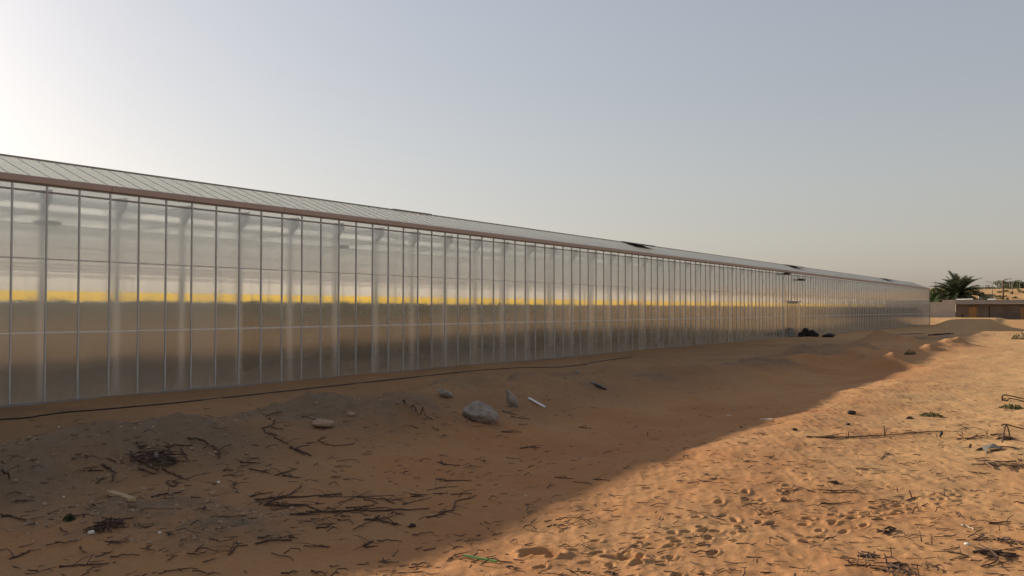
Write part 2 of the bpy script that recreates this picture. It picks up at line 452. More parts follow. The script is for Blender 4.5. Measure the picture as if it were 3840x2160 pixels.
# ------------------------------------------------------------------ terrain
WALL_X = -26.2
MOUNDS = []   # x, y, radius across, radius along, height, gravel share
def mound(px, py, z0, ra, rb, h, g):
    x, y = on_plane(px, py, z0); MOUNDS.append((x, y, ra, rb, h, g))
for a in [(1545, 1590, .05, 1.3, 1.6, .42, .9), (1690, 1490, .1, .9, 1.2, .28, .6), (1830, 1475, .1, 1.0, 1.5, .25, .4), (1975, 1450, .1, .9, 1.3, .34, .6), (2120, 1425, .1, .9, 1.6, .22, .3),
          (2300, 1405, .1, 1.0, 2.0, .26, .2), (2520, 1390, .1, 1.0, 2.5, .3, .2),
          (1150, 1580, .1, 1.3, 1.5, .24, .6), (640, 1690, .1, 2.0, 1.4, .22, .8), (150, 1790, .1, 1.6, 2.4, .3, 1.0), (520, 1940, .0, 1.1, 1.6, .16, 1.0), (900, 1980, .0, .8, 1.2, .08, 1.0),
          (3335, 1365, .2, 1.2, 2.4, .42, .15), (3225, 1362, .2, 1.0, 2.0, .35, .3), (3290, 1305, .2, 1.6, 4.0, .6, .1), (3010, 1345, .1, 1.3, 3.0, .42, .8), (3100, 1330, .1, 1.0, 3.0, .25, .6),
          (3570, 1310, .3, 1.1, 3.2, .45, .1), (3480, 1325, .3, .8, 2.0, .25, .2), (2840, 1370, .1, 1.0, 2.5, .28, .5)]:
    mound(*a)

def terrain(x, y, grav=False):
    x = np.asarray(x, float); y = np.asarray(y, float)
    p = -x; s = y
    off = 1 - sm(20.5, 24.5, p)                       # 0 beside and under the greenhouse
    near = 1 - sm(90, 200, np.hypot(x, y))
    z = 0.5 * sm(22, 65, s) * (1 - sm(11, 19, p)) * (1 - sm(100, 118, s))
    z = z - 0.42 * np.exp(-((p - 9.8) / 2.5)**2) * sm(8, 16, s) * (1 - sm(36, 54, s))
    z = z + 0.25 * sm(4.5, -3, p) * sm(0, 30, s) * (1 - sm(100, 118, s))
    z = z + 0.22 * np.exp(-((s - 88) / 9.0)**2) * (1 - sm(12, 17, p))      # crest before the dip
    z = z - 0.75 * sm(98, 116, s) * (1 - sm(168, 188, s)) * (1 - sm(13.6, 16.5, p)) - 0.5 * np.exp(-((s - 124) / 10.0)**2) * sm(13.6, 16.5, p) * (1 - sm(17, 21, p))
    z = z + 1.15 * sm(138, 160, s) * sm(13.6, 16.5, p) * (1 - sm(20.5, 24, p)) * (1 - sm(173, 180, s))
    z = z + 0.85 * sm(174, 190, s) * (1 - sm(15, 17, p)) + 1.2 * sm(173.5, 187, s) * sm(15, 17, p)
    z = z + 0.19 * np.exp(-((p - 6.3) / 2.2)**2) * sm(10, 18, s) * (1 - sm(36, 50, s)) - 0.09 * np.exp(-((p - 6.5) / 3.0)**2) * (1 - sm(7, 13, s))
    # windrow of spoil thrown up beside the building
    pc = np.interp(s, [0, 9, 20, 50, 80], [13.5, 14.8, 16.3, 11.0, 9.5])
    wv = np.exp(-((p - pc) / np.interp(s, [0, 12, 25, 60], [2.6, 2.0, 1.2, 1.4]))**2) * sm(-6, 2, s) * (1 - sm(70, 95, s))
    z = z + wv * (0.28 + 0.42 * fbm(s * 0.35, p * 0.5, 3, 5))
    g = 0.75 * wv * sm(-0.1, 0.25, fbm(x * 0.5, y * 0.5, 3, 91))
    mn = 1 + 0.6 * fbm(x * 1.1, y * 1.1, 3, 19)
    for mx, my, ra, rb, h, gs in MOUNDS:
        m = np.exp(-(((x - mx) / ra)**2 + ((y - my) / rb)**2) * 1.4) * mn
        z = z + 1.25 * h * m; g = g + gs * m
    z = z + off * near * (0.16 * fbm(x * 0.16, y * 0.16, 3, 1) + 0.07 * fbm(x * 0.8, y * 0.8, 3, 2))
    z = z + near * 0.035 * fbm(x * 1.7, y * 1.7, 3, 3) * (0.5 + 0.5 * off)
    z = z + (1 - off) * sm(30, 24, p) * 0.13 * fbm(x * 0.9, y * 0.45, 3, 8)
    rough = np.clip(g, 0, 1)
    z = z + near * (0.024 + 0.19 * rough) * (np.abs(vnoise(x * 4.3, y * 4.3, 11)) * 0.6 + 0.4 * vnoise(x * 9.0, y * 9.0, 12)) * (0.25 + 0.75 * off)
    z = z + near * 0.02 * vnoise(x * 16, y * 16, 13) * off * (0.3 + rough)
    # dune field behind the shed and far sand all round
    d = np.hypot(x, y)
    z = z + 9.9 * sm(255, 335, y) * (0.85 + 0.35 * fbm(x * 0.012, y * 0.012, 4, 21)) * sm(-420, 40, x)
    z = z + sm(140, 420, d) * 1.6 * fbm(x * 0.02, y * 0.02, 4, 22) * sm(60, 140, np.abs(x + 60) + np.maximum(0, -y))
    if grav: return z, rough
    return z

GX0, GY0, GSTEP = -28.0, -4.0, 0.1
_gx, _gy = np.meshgrid(GX0 + GSTEP * np.arange(421), GY0 + GSTEP * np.arange(801))
HGRID = terrain(_gx, _gy)
def zat(x, y):
    u = (x - GX0) / GSTEP; v = (y - GY0) / GSTEP
    i = int(u); j = int(v)
    if u < 0 or v < 0 or i >= 420 or j >= 800: return float(terrain(x, y))
    fu = u - i; fv = v - j
    return float((HGRID[j, i] * (1 - fu) + HGRID[j, i + 1] * fu) * (1 - fv) + (HGRID[j + 1, i] * (1 - fu) + HGRID[j + 1, i + 1] * fu) * fv)
def ground_at(px, py, lift=0.0):
    d = ray(px, py)
    if d.z > -0.004: d.z = -0.004
    z = gz = 0.1
    t = (z - CAM_H) / d.z
    for _ in range(30):
        gz = zat(d.x * t, d.y * t)
        if abs(gz - z) < 0.0005: break
        z = 0.5 * z + 0.5 * gz
        t = (z - CAM_H) / d.z
    return Vector((d.x * t, d.y * t, gz + lift))

def build_ground():
    fwd = YAW
    a1 = np.arange(-36, 36.01, 0.1)
    a2 = np.arange(39, 322, 3.0)
    ang = np.radians(np.concatenate([a1, a2]))
    na = len(ang)
    rr = [0.6]
    while rr[-1] < 9000:
        r = rr[-1]
        g = 0.12 if r < 4.5 else 0.0034 if r < 15 else 0.0048 if r < 60 else 0.010 if r < 230 else 0.03 if r < 700 else 0.15
        rr.append(r * (1 + g))
    rr = np.array(rr); nr = len(rr)
    A, Rr = np.meshgrid(ang, rr)
    X = -np.sin(A + fwd) * Rr; Y = np.cos(A + fwd) * Rr
    Z, G = terrain(X, Y, True)
    # footprints and scuffs
    prints = []
    def walk(p0, p1, n, w=0.22):
        a = ground_at(*p0); b = ground_at(*p1)
        dirv = (b - a).normalized(); side = Vector((-dirv.y, dirv.x, 0))
        for i in range(n):
            t = (i + random.uniform(-.15, .15)) / n
            q = a.lerp(b, t) + side * (w * (0.5 if i % 2 else -0.5) + random.uniform(-.06, .06))
            prints.append((q.x, q.y, random.uniform(.065, .095), random.uniform(.035, .05), math.atan2(dirv.y, dirv.x) + random.uniform(-.3, .3), random.uniform(.02, .042)))
    for k in range(3):
        walk((2250 + 110*k + random.uniform(-40, 40), 2155), (2900 + 110*k + random.uniform(-80, 80), 1800 + random.uniform(-40, 60)), 12)
    walk((1950, 2080), (2750, 1980), 9); walk((2000, 2120), (2500, 2040), 6); walk((2980, 2020), (3600, 1840), 20); walk((3000, 1960), (3800, 1850), 20)
    for k in range(40):
        px = random.uniform(1900, 3800); py = random.uniform(1560, 2150)
        if py < 2250 - 0.26 * (px - 1300) - 20: continue
        q = ground_at(px, py)
        sc = random.uniform(.5, 1.1)
        prints.append((q.x, q.y, .085 * sc, .05 * sc, random.uniform(0, 6.3), random.uniform(.01, .03) * sc))
    q = ground_at(2030, 2078); prints.append((q.x, q.y, .2, .12, R(20), .11))
    q = ground_at(2335, 2098); prints.append((q.x, q.y, .2, .10, R(10), .08))
    sel = (Rr < 30) & (Rr > 4.5) & (np.abs(A) < 0.7)
    idx = np.nonzero(sel.ravel())[0]
    xs = X.ravel()[idx]; ys = Y.ravel()[idx]; dz = np.zeros(len(idx))
    for fx, fy, ra, rb, an, dp in prints:
        near = np.nonzero((np.abs(xs - fx) < 3 * ra) & (np.abs(ys - fy) < 3 * ra))[0]
        dx = xs[near] - fx; dy = ys[near] - fy
        c, s_ = math.cos(an), math.sin(an)
        u = (dx * c + dy * s_) / ra; v = (-dx * s_ + dy * c) / rb
        q2 = u*u + v*v
        dz[near] += -dp * np.exp(-(q2**2) * 0.8) + 0.4 * dp * np.exp(-((np.sqrt(q2) - 1.5) / 0.4)**2)
    Zf = Z.ravel(); Zf[idx] += dz
    # churned sand over the sunny part: directional ripples
    lit = sm(8.5, 5.0, -X) * (1 - sm(25, 40, Rr))
    rip = vnoise((X * 0.8 + Y * 0.6) * 5.2, (X * -0.6 + Y * 0.8) * 1.9, 33) + 0.6 * vnoise((X * 0.8 + Y * 0.6) * 9.7, (X * -0.6 + Y * 0.8) * 4.0, 34)
    Zf += (0.009 * rip * lit).ravel()
    verts = np.column_stack([X.ravel(), Y.ravel(), Zf])
    i = np.arange(nr - 1)[:, None] * na; j = np.arange(na)[None, :]; j2 = (j + 1) % na
    faces = np.stack([i + j, i + j2, i + na + j2, i + na + j], -1).reshape(-1, 4)[:, ::-1]
    me = np_mesh('ground', verts, faces, M['sand'], True)
    at = me.attributes.new('gravel', 'FLOAT', 'POINT'); at.data.foreach_set('value', G.ravel().astype(np.float32))
    och = 0.15 + 0.7 * sm(8, 2, -X) * sm(8, 22, Y) + 0.5 * sm(13, 17, -X) + 0.5 * sm(45, 80, Y)
    och = np.clip(och + 0.3 * fbm(X * 0.1, Y * 0.1, 2, 44), 0, 1)
    at = me.attributes.new('ochre', 'FLOAT', 'POINT'); at.data.foreach_set('value', och.ravel().astype(np.float32))
    ea = np.clip(0.75 * sm(10.5, 14.0, -X) * (1 - sm(60, 100, Y)) + 0.35 * (1 - sm(8, 14, Y)) * sm(6, 9, -X) + 0.25 * fbm(X * 0.35, Y * 0.35, 3, 45), 0, 1)
    at = me.attributes.new('earth', 'FLOAT', 'POINT'); at.data.foreach_set('value', ea.ravel().astype(np.float32))
    o = link_mesh('ground', me)
    tag(o, kind='structure')
build_ground()

# ------------------------------------------------------------------ greenhouse
GH_Y0, GH_Y1 = -38.0, 172.8
Z_GUT0, Z_GUT1, Z_EAVE, Z_RIDGE = 6.56, 6.78, 6.74, 7.70
HALF = 2.5; NSPAN = 5
MUL0 = 12.15
gh = empty('greenhouse', (WALL_X, 12.15, 0))
tag(gh, 'long polycarbonate greenhouse with pale pitched roof and brown gutter edge', 'greenhouse')
OX, OY = WALL_X, 12.15
def P(mb, name, mat, parent=gh, **kw): return mb.build(name, mat, parent, **kw)
# local coordinates: x from the wall plane (inside is negative), y from mullion zero
y0, y1 = GH_Y0 - OY, GH_Y1 - OY
NV = 92
low_me = MB().box(-0.012, 0, 0.019, 0.981, -0.25, 4.32).mesh('wall_panel', M['pane'])
upp_me = MB().box(-0.012, 0, 0.019, 0.981, 4.345, 6.315).mesh('upper_wall_panel', M['pane_upper'])
top_me = MB().box(-0.012, 0, 0.019, 0.981, 6.375, 6.56).mesh('clerestory_pane', M['pane'])
milky = []
for _m in (low_me, upp_me, top_me):
    skin(_m, 3); _c = _m.copy(); _c.materials[0] = M['pane_upper' if _m is upp_me else 'pane_milky']; milky.append(_c)
mul_me = MB().box(-0.05, 0.03, -0.021, 0.021, -0.25, 6.56).mesh('mullion', M['alu'])
DOOR0, DOOR1 = 74.4, 78.15
for n in range(-1, NV):
    a_, b_, c_ = milky if (n < 7 or n in (31, 58)) else (low_me, upp_me, top_me)
    link_mesh('wall_panel', a_, gh, (0, n, 0)); link_mesh('upper_wall_panel', b_, gh, (0, n, 0)); link_mesh('clerestory_pane', c_, gh, (0, n, 0))
    link_mesh('mullion', mul_me, gh, (0, n, 0))
rest = MB(); restm = MB()
n = NV
while n < y1 - 0.5:
    for a, b in ((-0.25, 4.32), (4.345, 6.315), (6.375, 6.56)): rest.box(-0.012, 0, n + .019, min(n + .981, y1), a, b)
    restm.box(-0.05, 0.03, n - .021, n + .021, -0.25, 6.56); n += 1
n = -2
while n > y0:
    for a, b in ((-0.25, 4.32), (4.345, 6.315), (6.375, 6.56)): rest.box(-0.012, 0, n + .019, n + .981, a, b)
    restm.box(-0.05, 0.03, n - .021, n + .021, -0.25, 6.56); n -= 1
_o = P(rest, 'wall_panels', M['pane']); skin(_o.data, 3); tag(_o, kind='stuff'); tag(P(restm, 'mullions', M['alu']), kind='stuff')
P(MB().box(-0.03, 0.022, y0, y1, 6.317, 6.373), 'top_rail', M['alu_dark'])  # dark metal puts the rail's backlit shade into its colour
P(MB().box(-0.02, 0.012, y0, y1, 4.321, 4.3445), 'joint_rail', M['alu'])
P(MB().box(0.003, 0.022, y0, y1, 2.085, 2.128), 'lower_rail', M['white'])
P(MB().box(-0.03, 0.03, y0, y1, -0.3, 0.045), 'base_rail', M['alu_dark'])
P(MB().box(-0.06, 0.05, y1 - .06, y1 + .06, -0.3, 6.56), 'corner_post', M['alu_dark'])

# gutter sections with open joints
prof = [(-0.12, Z_GUT0), (0.06, Z_GUT0), (0.10, Z_GUT0 + .03), (0.11, Z_GUT1 - .02), (0.09, Z_GUT1), (-0.02, Z_GUT1), (-0.12, Z_GUT1 - .1)]
joints = [-1.0, 3, 6] + list(range(10, 100, 4))
for a, b in zip(joints[:-1], joints[1:]):
    P(MB().extrude_y(prof, a + .007, b - .007), 'gutter_section', M['gutter'])
P(MB().extrude_y(prof, joints[-1] + .007, y1 + .1), 'far_gutter', M['gutter'])
P(MB().extrude_y(prof, y0, joints[0] - .007), 'near_gutter', M['gutter'])
P(MB().box(-0.1, 0.03, y0, y1, Z_GUT0 - .03, Z_GUT0 - .003), 'gutter_bracket_strip', M['alu_dark'])

# front roof slope, pane by pane where they can be told apart
RW = 0.61
def slope_quad(mb, ya, yb, t=0.01, x0=-0.03, z0=Z_EAVE, x1=-HALF, z1=Z_RIDGE):
    nx, nz = (z1 - z0), -(x1 - x0)
    l = math.hypot(nx, nz); nx, nz = nx / l * t, nz / l * t
    mb.extrude_y([(x0, z0), (x0 + nx, z0 + nz), (x1 + nx, z1 + nz), (x1, z1)], ya, yb)
mb = MB(); slope_quad(mb, .018, RW - .018); rp_me = skin(mb.mesh('roof_pane', M['roof']), 1)
mb = MB(); slope_quad(mb, -.011, .011, .022); rb_me = mb.mesh('glazing_bar', M['column'])
NR = 92
for k in range(-3, NR):
    link_mesh('roof_pane', rp_me, gh, (0, k * RW, 0)); link_mesh('glazing_bar', rb_me, gh, (0, k * RW, 0))
far = MB(); farb = MB(); k = NR
while k * RW < y1 - .3:
    slope_quad(far, k * RW + .018, (k + 1) * RW - .018); slope_quad(farb, k * RW - .011, k * RW + .011, .022); k += 1
k = -4
while k * RW > y0:
    slope_quad(far, k * RW + .018, (k + 1) * RW - .018); slope_quad(farb, k * RW - .011, k * RW + .011, .022); k -= 1
_o = P(far, 'roof_panes', M['roof']); skin(_o.data, 1); tag(_o, kind='stuff'); tag(P(farb, 'glazing_bars', M['column']), kind='stuff')
P(MB().box(-HALF - .05, -HALF + .05, y0, y1, Z_RIDGE - .01, Z_RIDGE + .045), 'ridge_cap', M['alu_dark'])
for i in range(NSPAN):
    xa = -2 * HALF * i
    if i:
        mb = MB(); slope_quad(mb, y0, y1, .01, xa - .08, Z_EAVE, xa - HALF, Z_RIDGE); skin(P(mb, 'roof_slope', M['roof_deep']).data, 1)
        P(MB().box(xa - HALF - .05, xa - HALF + .05, y0, y1, Z_RIDGE - .01, Z_RIDGE + .045), 'ridge_cap', M['alu_dark'])
    mb = MB(); mb.extrude_y([(xa - HALF, Z_RIDGE), (xa - HALF, Z_RIDGE + .012), (xa - 2*HALF + .08, Z_EAVE + .012), (xa - 2*HALF + .08, Z_EAVE)], y0, y1)
    skin(P(mb, 'roof_slope', M['roof_deep' if i else 'roof']).data, 1)
    P(MB().box(xa - 2*HALF - .09, xa - 2*HALF + .09, y0, y1, Z_EAVE - .2, Z_EAVE - .02), 'inner_gutter', M['column'])
XB = -2 * HALF * NSPAN
skin(P(MB().box(XB - .12, XB - .1, y0, y1, -0.2, Z_EAVE), 'rear_wall', M['rear']).data, 5)
skin(P(MB().box(-19.0, -18.98, y0 + .3, y1 - .3, 3.735, 6.5), 'glare_baffle', M['glare_baffle']).data, 3)  # added sheet, sets how bright the wall looks above the ribbon
for yy in (y0, y1):
    sgn = -1 if yy == y0 else 1
    pts = [(-0.06, -0.3), (-0.06, Z_EAVE - .02)]
    for i in range(NSPAN):
        pts += [(-2*HALF*i - HALF, Z_RIDGE - .02), (-2*HALF*(i+1), Z_EAVE - .02)]
    pts += [(XB, -0.3)]
    P(MB().extrude_y(pts, yy - .006, yy + .006), 'gable_end', M['roof'])

# roof vents standing open
def vent(ya, yb, rear=False, lift=0.19):
    sgn = 1 if not rear else -1
    slope = math.atan2(Z_RIDGE - Z_EAVE, HALF)
    ln = 1.25
    a = slope - lift * 1.0
    dx, dz = math.cos(a) * sgn, -math.sin(a)
    nx, nz = math.sin(a) * sgn, math.cos(a)
    xr, zr = -HALF + .06 * sgn, Z_RIDGE + .05
    prof = [(xr, zr), (xr + nx * .03, zr + nz * .03), (xr + dx*ln + nx*.03, zr + dz*ln + nz*.03), (xr + dx*ln, zr + dz*ln)]
    if rear: prof = prof[::-1]
    v = P(MB().extrude_y(prof, ya + .05, yb - .05), 'roof_vent', M['vent'])
    fr = MB()
    for yy in (ya, yb):
        fr.tube([(xr, yy, zr), (xr + dx * ln, yy, zr + dz * ln)], .035, 4)
    fr.tube([(xr + dx * ln, ya, zr + dz * ln - .02), (xr + dx * ln, yb, zr + dz * ln - .02)], .05, 4)
    sash = P(fr, 'vent_frame', M['alu_dark'], v)
    if rear: return
    op = MB()
    s2 = math.atan2(Z_RIDGE - Z_EAVE, HALF)
    op.extrude_y([(xr, zr - .02), (xr + math.cos(s2)*ln*sgn, zr - .02 - math.sin(s2)*ln), (xr + math.cos(s2)*ln*sgn, zr - .035 - math.sin(s2)*ln), (xr, zr - .035)], ya + .06, yb - .06)
    P(op, 'vent_gap_shade', M['alu_dark'], v)  # dark sheet stands for the shade under the open vent
for ya, yb in ((43.2, 46.2), (81.7, 85.0), (130.7, 134.5)): vent(ya, yb)
P(MB().box(-HALF - .22, -HALF + .06, 19.0, 21.9, Z_RIDGE + .047, Z_RIDGE + .075), 'ridge_vent', M['alu_dark'])

# interior: columns behind the wall and under the inner gutters, trusses, screens, pipes
col_b = MB(); col_b.box(-.92, -.80, -.08, .08, -.2, 6.5)
cap_b = MB(); cap_b.extrude_y([(-.93, 6.48), (-.93, 5.75), (-.8, 5.75), (-.3, 6.2), (-.3, 6.48)], -.05, .05)
col_me = col_b.mesh('column', M['column']); cap_me = cap_b.mesh('column_bracket', M['alu_dark'])
foot_me = MB().box(-.8, -.25, -.3, .3, 5.42, 5.52).mesh('hanging_fan', M['black'])
cy = -3.65
k = 0
while cy < 100:
    c = link_mesh('column', col_me, gh, (0, cy, 0)); link_mesh('column_bracket', cap_me, c)
    cy += 2.45; k += 1
rest = MB()
while cy < y1 - 1: rest.box(-.62, -.5, cy - .085, cy + .085, -.2, 6.5); cy += 2.45
tag(P(rest, 'columns', M['column']), kind='stuff')
inner = MB()
yy = y0 + 2
while yy < y1:
    for i in range(1, NSPAN): inner.box(-2*HALF*i - .07, -2*HALF*i + .07, yy - .07, yy + .07, -.2, Z_EAVE - .2)
    yy += 4.9
tag(P(inner, 'inner_columns', M['column']), kind='stuff')
tr = MB(); yy = y0 + 2
while yy < y1:
    tr.box(XB + .2, -.5, yy - .04, yy + .04, 6.28, 6.36); tr.box(XB + .2, -.5, yy - .04, yy + .04, 5.72, 5.8); yy += 4.9
tag(P(tr, 'trusses', M['column']), kind='stuff')
for x, z, h, t in ((-.75, 6.06, .13, .25), (-1.3, 5.72, .1, .3), (-2.2, 5.86, .16, .3), (-4.2, 5.5, .14, .4), (-6.3, 5.62, .2, .4), (-8.2, 5.3, .16, .4), (-11, 5.5, .22, .5), (-13.5, 5.2, .2, .5), (-17, 5.4, .25, .6)):
    skin(P(MB().box(x - t/2, x + t/2, y0 + .1, y1 - .1, z, z + h), 'folded_screen', M['inner']).data, 3)
for x, z, r_ in ((-1.0, 5.45, .02), (-2.9, 4.9, .025), (-5.3, 4.6, .03), (-7.4, 4.95, .03), (-9.8, 4.5, .03), (-12.2, 4.75, .035), (-15.5, 4.6, .04)):
    P(MB().tube([(x, y0 + .2, z), (x, y1 - .2, z)], r_, 6), 'support_pipe', M['column'])
for yy in (0.2 , 12.45):
    link_mesh('hanging_fan', foot_me, gh, (0, -3.65 + round((yy + 3.65) / 2.45) * 2.45, 0))

# the tall loading door
dr = P(MB().box(.037, .062, DOOR0 + .1, DOOR1 - .1, 3.42, 3.58), 'door', M['alu_dark'])
for k in range(4):
    w = (DOOR1 - DOOR0 - .2) / 4
    skin(P(MB().box(.045, .06, DOOR0 + .1 + w*k + .03, DOOR0 + .1 + w*(k+1) - .03, 0.02, 3.415), 'door_panel', M['glass_door'], dr).data, 3)
    P(MB().box(.04, .075, DOOR0 + .1 + w*k - .03, DOOR0 + .1 + w*k + .03, 0.0, 3.418), 'door_stile', M['alu_dark' if k == 0 else 'alu'], dr)
skin(P(MB().box(.04, .05, DOOR1 - .06, DOOR1 + .55, 0.0, 3.57), 'door_jamb', M['pane_milky'], dr).data, 3)
skin(P(MB().box(.04, .05, DOOR0 - 1.0, DOOR0 + .02, 0.0, 6.2), 'door_jamb', M['pane_milky'], dr).data, 3)
P(MB().box(.06, .12, DOOR0 - .3, DOOR1 + .9, 3.585, 3.68), 'door_track', M['alu_dark'], dr)

# lamps fixed high on the wall
def wall_lamp(px, py, label):
    x = WALL_X + .1
    d = ray(px, py); t = x / d.x
    p = Vector((x, d.y * t, CAM_H + d.z * t))
    o = empty('wall_lamp', p)
    tag(o, label, 'lamp')
    MB().box(.05, .45, -.5, .5, -.1, .1).build('lamp_housing', M['black'], o)
    MB().box(-.13, .05, -.06, .06, -.05, .06).build('bracket', M['alu_dark'], o)
wall_lamp(2942, 1027, 'dark floodlight under the gutter, upper left of the loading door')
wall_lamp(2997, 1049, 'small dark floodlight on the wall right above the loading door')

# ------------------------------------------------------------------ inside the greenhouse: crop and yellow ribbon
yr = MB().box(WALL_X - 20.2, WALL_X - 20.185, GH_Y0 + 1, GH_Y1 - 1, 3.22, 3.80).build('sticky_ribbon', M['yellow']); skin(yr.data, 3)
tag(yr, 'bright yellow sticky ribbon strung lengthwise inside the greenhouse', 'ribbon')
def cards(n, fn, size, mat, name):
    """n small bent leaf quads at points from fn"""
    pts = fn(n)
    u = rng.normal(size=(n, 3)); u /= np.linalg.norm(u, axis=1)[:, None]
    w = rng.normal(size=(n, 3)); w -= (w * u).sum(1)[:, None] * u; w /= np.linalg.norm(w, axis=1)[:, None]
    s = size * rng.uniform(.6, 1.4, size=(n, 1))
    a = pts + u * s; b = pts + w * s * .45; c = pts - u * s; d = pts - w * s * .45
    v = np.stack([a, b, c, d], 1).reshape(-1, 3)
    f = np.arange(4 * n).reshape(-1, 4)
    return np_mesh(name, v, f, mat)
def crop_pts(n):
    row = rng.integers(0, 8, n)
    x = WALL_X - 2.9 - row * 2.2 + rng.normal(0, .22, n)
    y = rng.uniform(-25, GH_Y1 - 2, n)
    z = 0.1 + 2.93 * np.where(rng.uniform(0, 1, n) < 0.4, rng.uniform(0, 1, n) ** 0.45, rng.uniform(0, 1, n))
    return np.column_stack([x, y, z])
o = link_mesh('crop', cards(120000, crop_pts, .27, M['crop'], 'crop'))
tag(o, 'dark green rows of tall crop growing inside the greenhouse', 'crop', kind='stuff')

# ------------------------------------------------------------------ beyond the greenhouse
def leaf_crown(c, rx, ry, rz, n, size, mat, name, parent, lobes=9):
    cs = [(Vector((random.uniform(-.6, .6) * rx, random.uniform(-.6, .6) * ry, random.uniform(-.45, .55) * rz)), random.uniform(.35, .6)) for _ in range(lobes)]
    def fn(n):
        out = np.zeros((n, 3)); k = rng.integers(0, lobes, n)
        d = rng.normal(size=(n, 3)); d /= np.linalg.norm(d, axis=1)[:, None]
        rad = rng.uniform(.45, 1.0, (n, 1)) ** .6
        for i, (q, s) in enumerate(cs):
            m = k == i
            out[m] = np.array(q) + d[m] * rad[m] * np.array([rx, ry, rz]) * s
        return out
    return link_mesh(name, cards(n, fn, size, mat, name), parent, c)
def broad_tree(name, base, h, r, label, cat='tree', n=1500, size=.22, mat='leaf', group=None, depth=None):
    o = empty(name, base); tag(o, label, cat, group)
    tb = MB(); tb.tube([(0, 0, -.4), (.05 * r, 0, h * .25), (.1 * r, .05 * r, h * .5)], [.07 * r + .05, .055 * r + .04, .03 * r], 7)
    for k in range(5):
        a = k * 1.26 + random.uniform(-.3, .3)
        tb.tube([(.05 * r, 0, h * .25), (math.cos(a) * r * .3, math.sin(a) * r * .3, h * .5), (math.cos(a) * r * .55, math.sin(a) * r * .55, h * .72)], [.04 * r, .025 * r, .01 * r], 5)
    tb.build('trunk', M['bark'], o)
    leaf_crown((0, 0, h * .58), r, r, h * .42, n, size, M[mat], 'crown', o)
    return o
def bush(name, base, w, h, label, n=500, size=.16, mat='shrub', group=None):
    o = empty(name, base); tag(o, label, 'shrub', group)
    tb = MB()
    for k in range(4):
        a = k * 1.6
        tb.tube([(0, 0, -.1), (math.cos(a) * w * .15, math.sin(a) * w * .15, h * .35)], [.04, .015], 5)
    tb.build('stem', M['bark'], o)
    leaf_crown((0, 0, h * .45), w * .5, w * .5, h * .55, n, size, M[mat], 'foliage', o, 7)
    return o

def frond_mesh(L_, seed, dry=False):
    rd = random.Random(seed)
    mb = MB(); nseg = 14
    pts = []
    ang = 0.0
    x = z = 0.0
    droop = rd.uniform(.75, 1.15)
    for i in range(nseg + 1):
        pts.append(Vector((x, 0, z)))
        t = i / nseg
        a = -droop * t ** 1.6
        x += math.cos(a) * L_ / nseg; z += math.sin(a) * L_ / nseg
    mb.tube(pts, [.05 * (1 - i / nseg) + .008 for i in range(nseg + 1)], 4)
    for i in range(2, nseg * 3):
        t = i / (nseg * 3); j = min(int(t * nseg), nseg - 1)
        p = pts[j].lerp(pts[j + 1], t * nseg - j)
        tan = (pts[j + 1] - pts[j]).normalized()
        up = Vector((0, 1, 0)).cross(tan) * -1
        ll = .85 * math.sin(math.pi * (0.12 + 0.82 * t)) ** .7 * (L_ / 4.2)
        for sg in (-1, 1):
            d = (tan * rd.uniform(.55, .8) + Vector((0, sg, 0)) * .75 + up * rd.uniform(.15, .5)).normalized()
            tip = p + d * ll + Vector((0, 0, -.1 * ll))
            wv = tan * .085 * (L_ / 4.2)
            mb.poly([p - wv, p + wv, tip])
    return mb.mesh('frond', M['palm_dry' if dry else 'palm'])
def date_palm(base, trunk_h, L_, label, nf=60, group=None):
    o = empty('date_palm', base); tag(o, label, 'palm tree', group)
    tb = MB(); pts = [(random.uniform(-.04, .04), random.uniform(-.04, .04), -.3 + i * (trunk_h + .5) / 9) for i in range(10)]
    tb.tube(pts, [.38 + .05 * (i % 2) for i in range(10)], 9); tb.build('trunk', M['bark'], o)
    mats = [frond_mesh(L_ * random.uniform(.85, 1.1), s) for s in range(5)]
    dry = frond_mesh(L_ * .8, 77, True)
    for k in range(nf):
        t = k / nf
        el = R(82) - R(105) * t ** 0.85 + random.uniform(-.1, .1)
        az = k * 2.39996 + random.uniform(-.2, .2)
        me = dry if (t > .9) else mats[k % 5]
        link_mesh('frond', me, o, (math.cos(az) * .2, math.sin(az) * .2, trunk_h + .15), (0, -el, az))
    return o

# shed, walls
def frame_at(px, dist):
    """basis whose x runs to the right of the line of sight"""
    d = ray(px, 1160); h = Vector((d.x, d.y, 0)).normalized()
    return h
SHED_D = 168.0
SK = 196.0 / SHED_D
pA = at_depth(3585, 1195, SHED_D * SK)
hd = frame_at(3700, SHED_D); right = Vector((hd.y, -hd.x, 0)).normalized()
rz = math.atan2(right.y, right.x) + R(3)
mpp = SHED_D / FPX * 1.05      # metres per pixel there
z_sh = pA.z
shed = empty('farm_shed', (pA.x, pA.y, z_sh), rz); shed.scale = (SK, SK, SK); tag(shed, 'low dark block shed with grey corrugated roof edge behind the bare sand', 'shed')
SW, SH, SD = 20.0, 2.55, 5.0
def px_m(px): return (px - 3585) * mpp
wl = MB(); wl.box(0, SW, .0, .2, -.8, SH); wl.box(0, .2, .2, SD, -.8, SH); wl.box(SW - .2, SW, .2, SD, -.8, SH); wl.box(.2, SW - .2, SD - .2, SD, -.8, SH)
wl.build('wall', M['shed_wall'], shed)
for a, b, m in ((3621, 3643, 'ochre_door'), (3761, 3778, 'ochre_door')):
    dd = MB().box(px_m(a), px_m(b), -.05, -.005, -.1, 2.0).build('door', M[m], shed)
    MB().box(px_m(b) - .22, px_m(b) - .14, -.09, -.052, .95, 1.05).build('handle', M['steel'], dd)
MB().box(px_m(3676), px_m(3679), -.03, -.004, -.3, 2.2).build('downpipe', M['black'], shed)
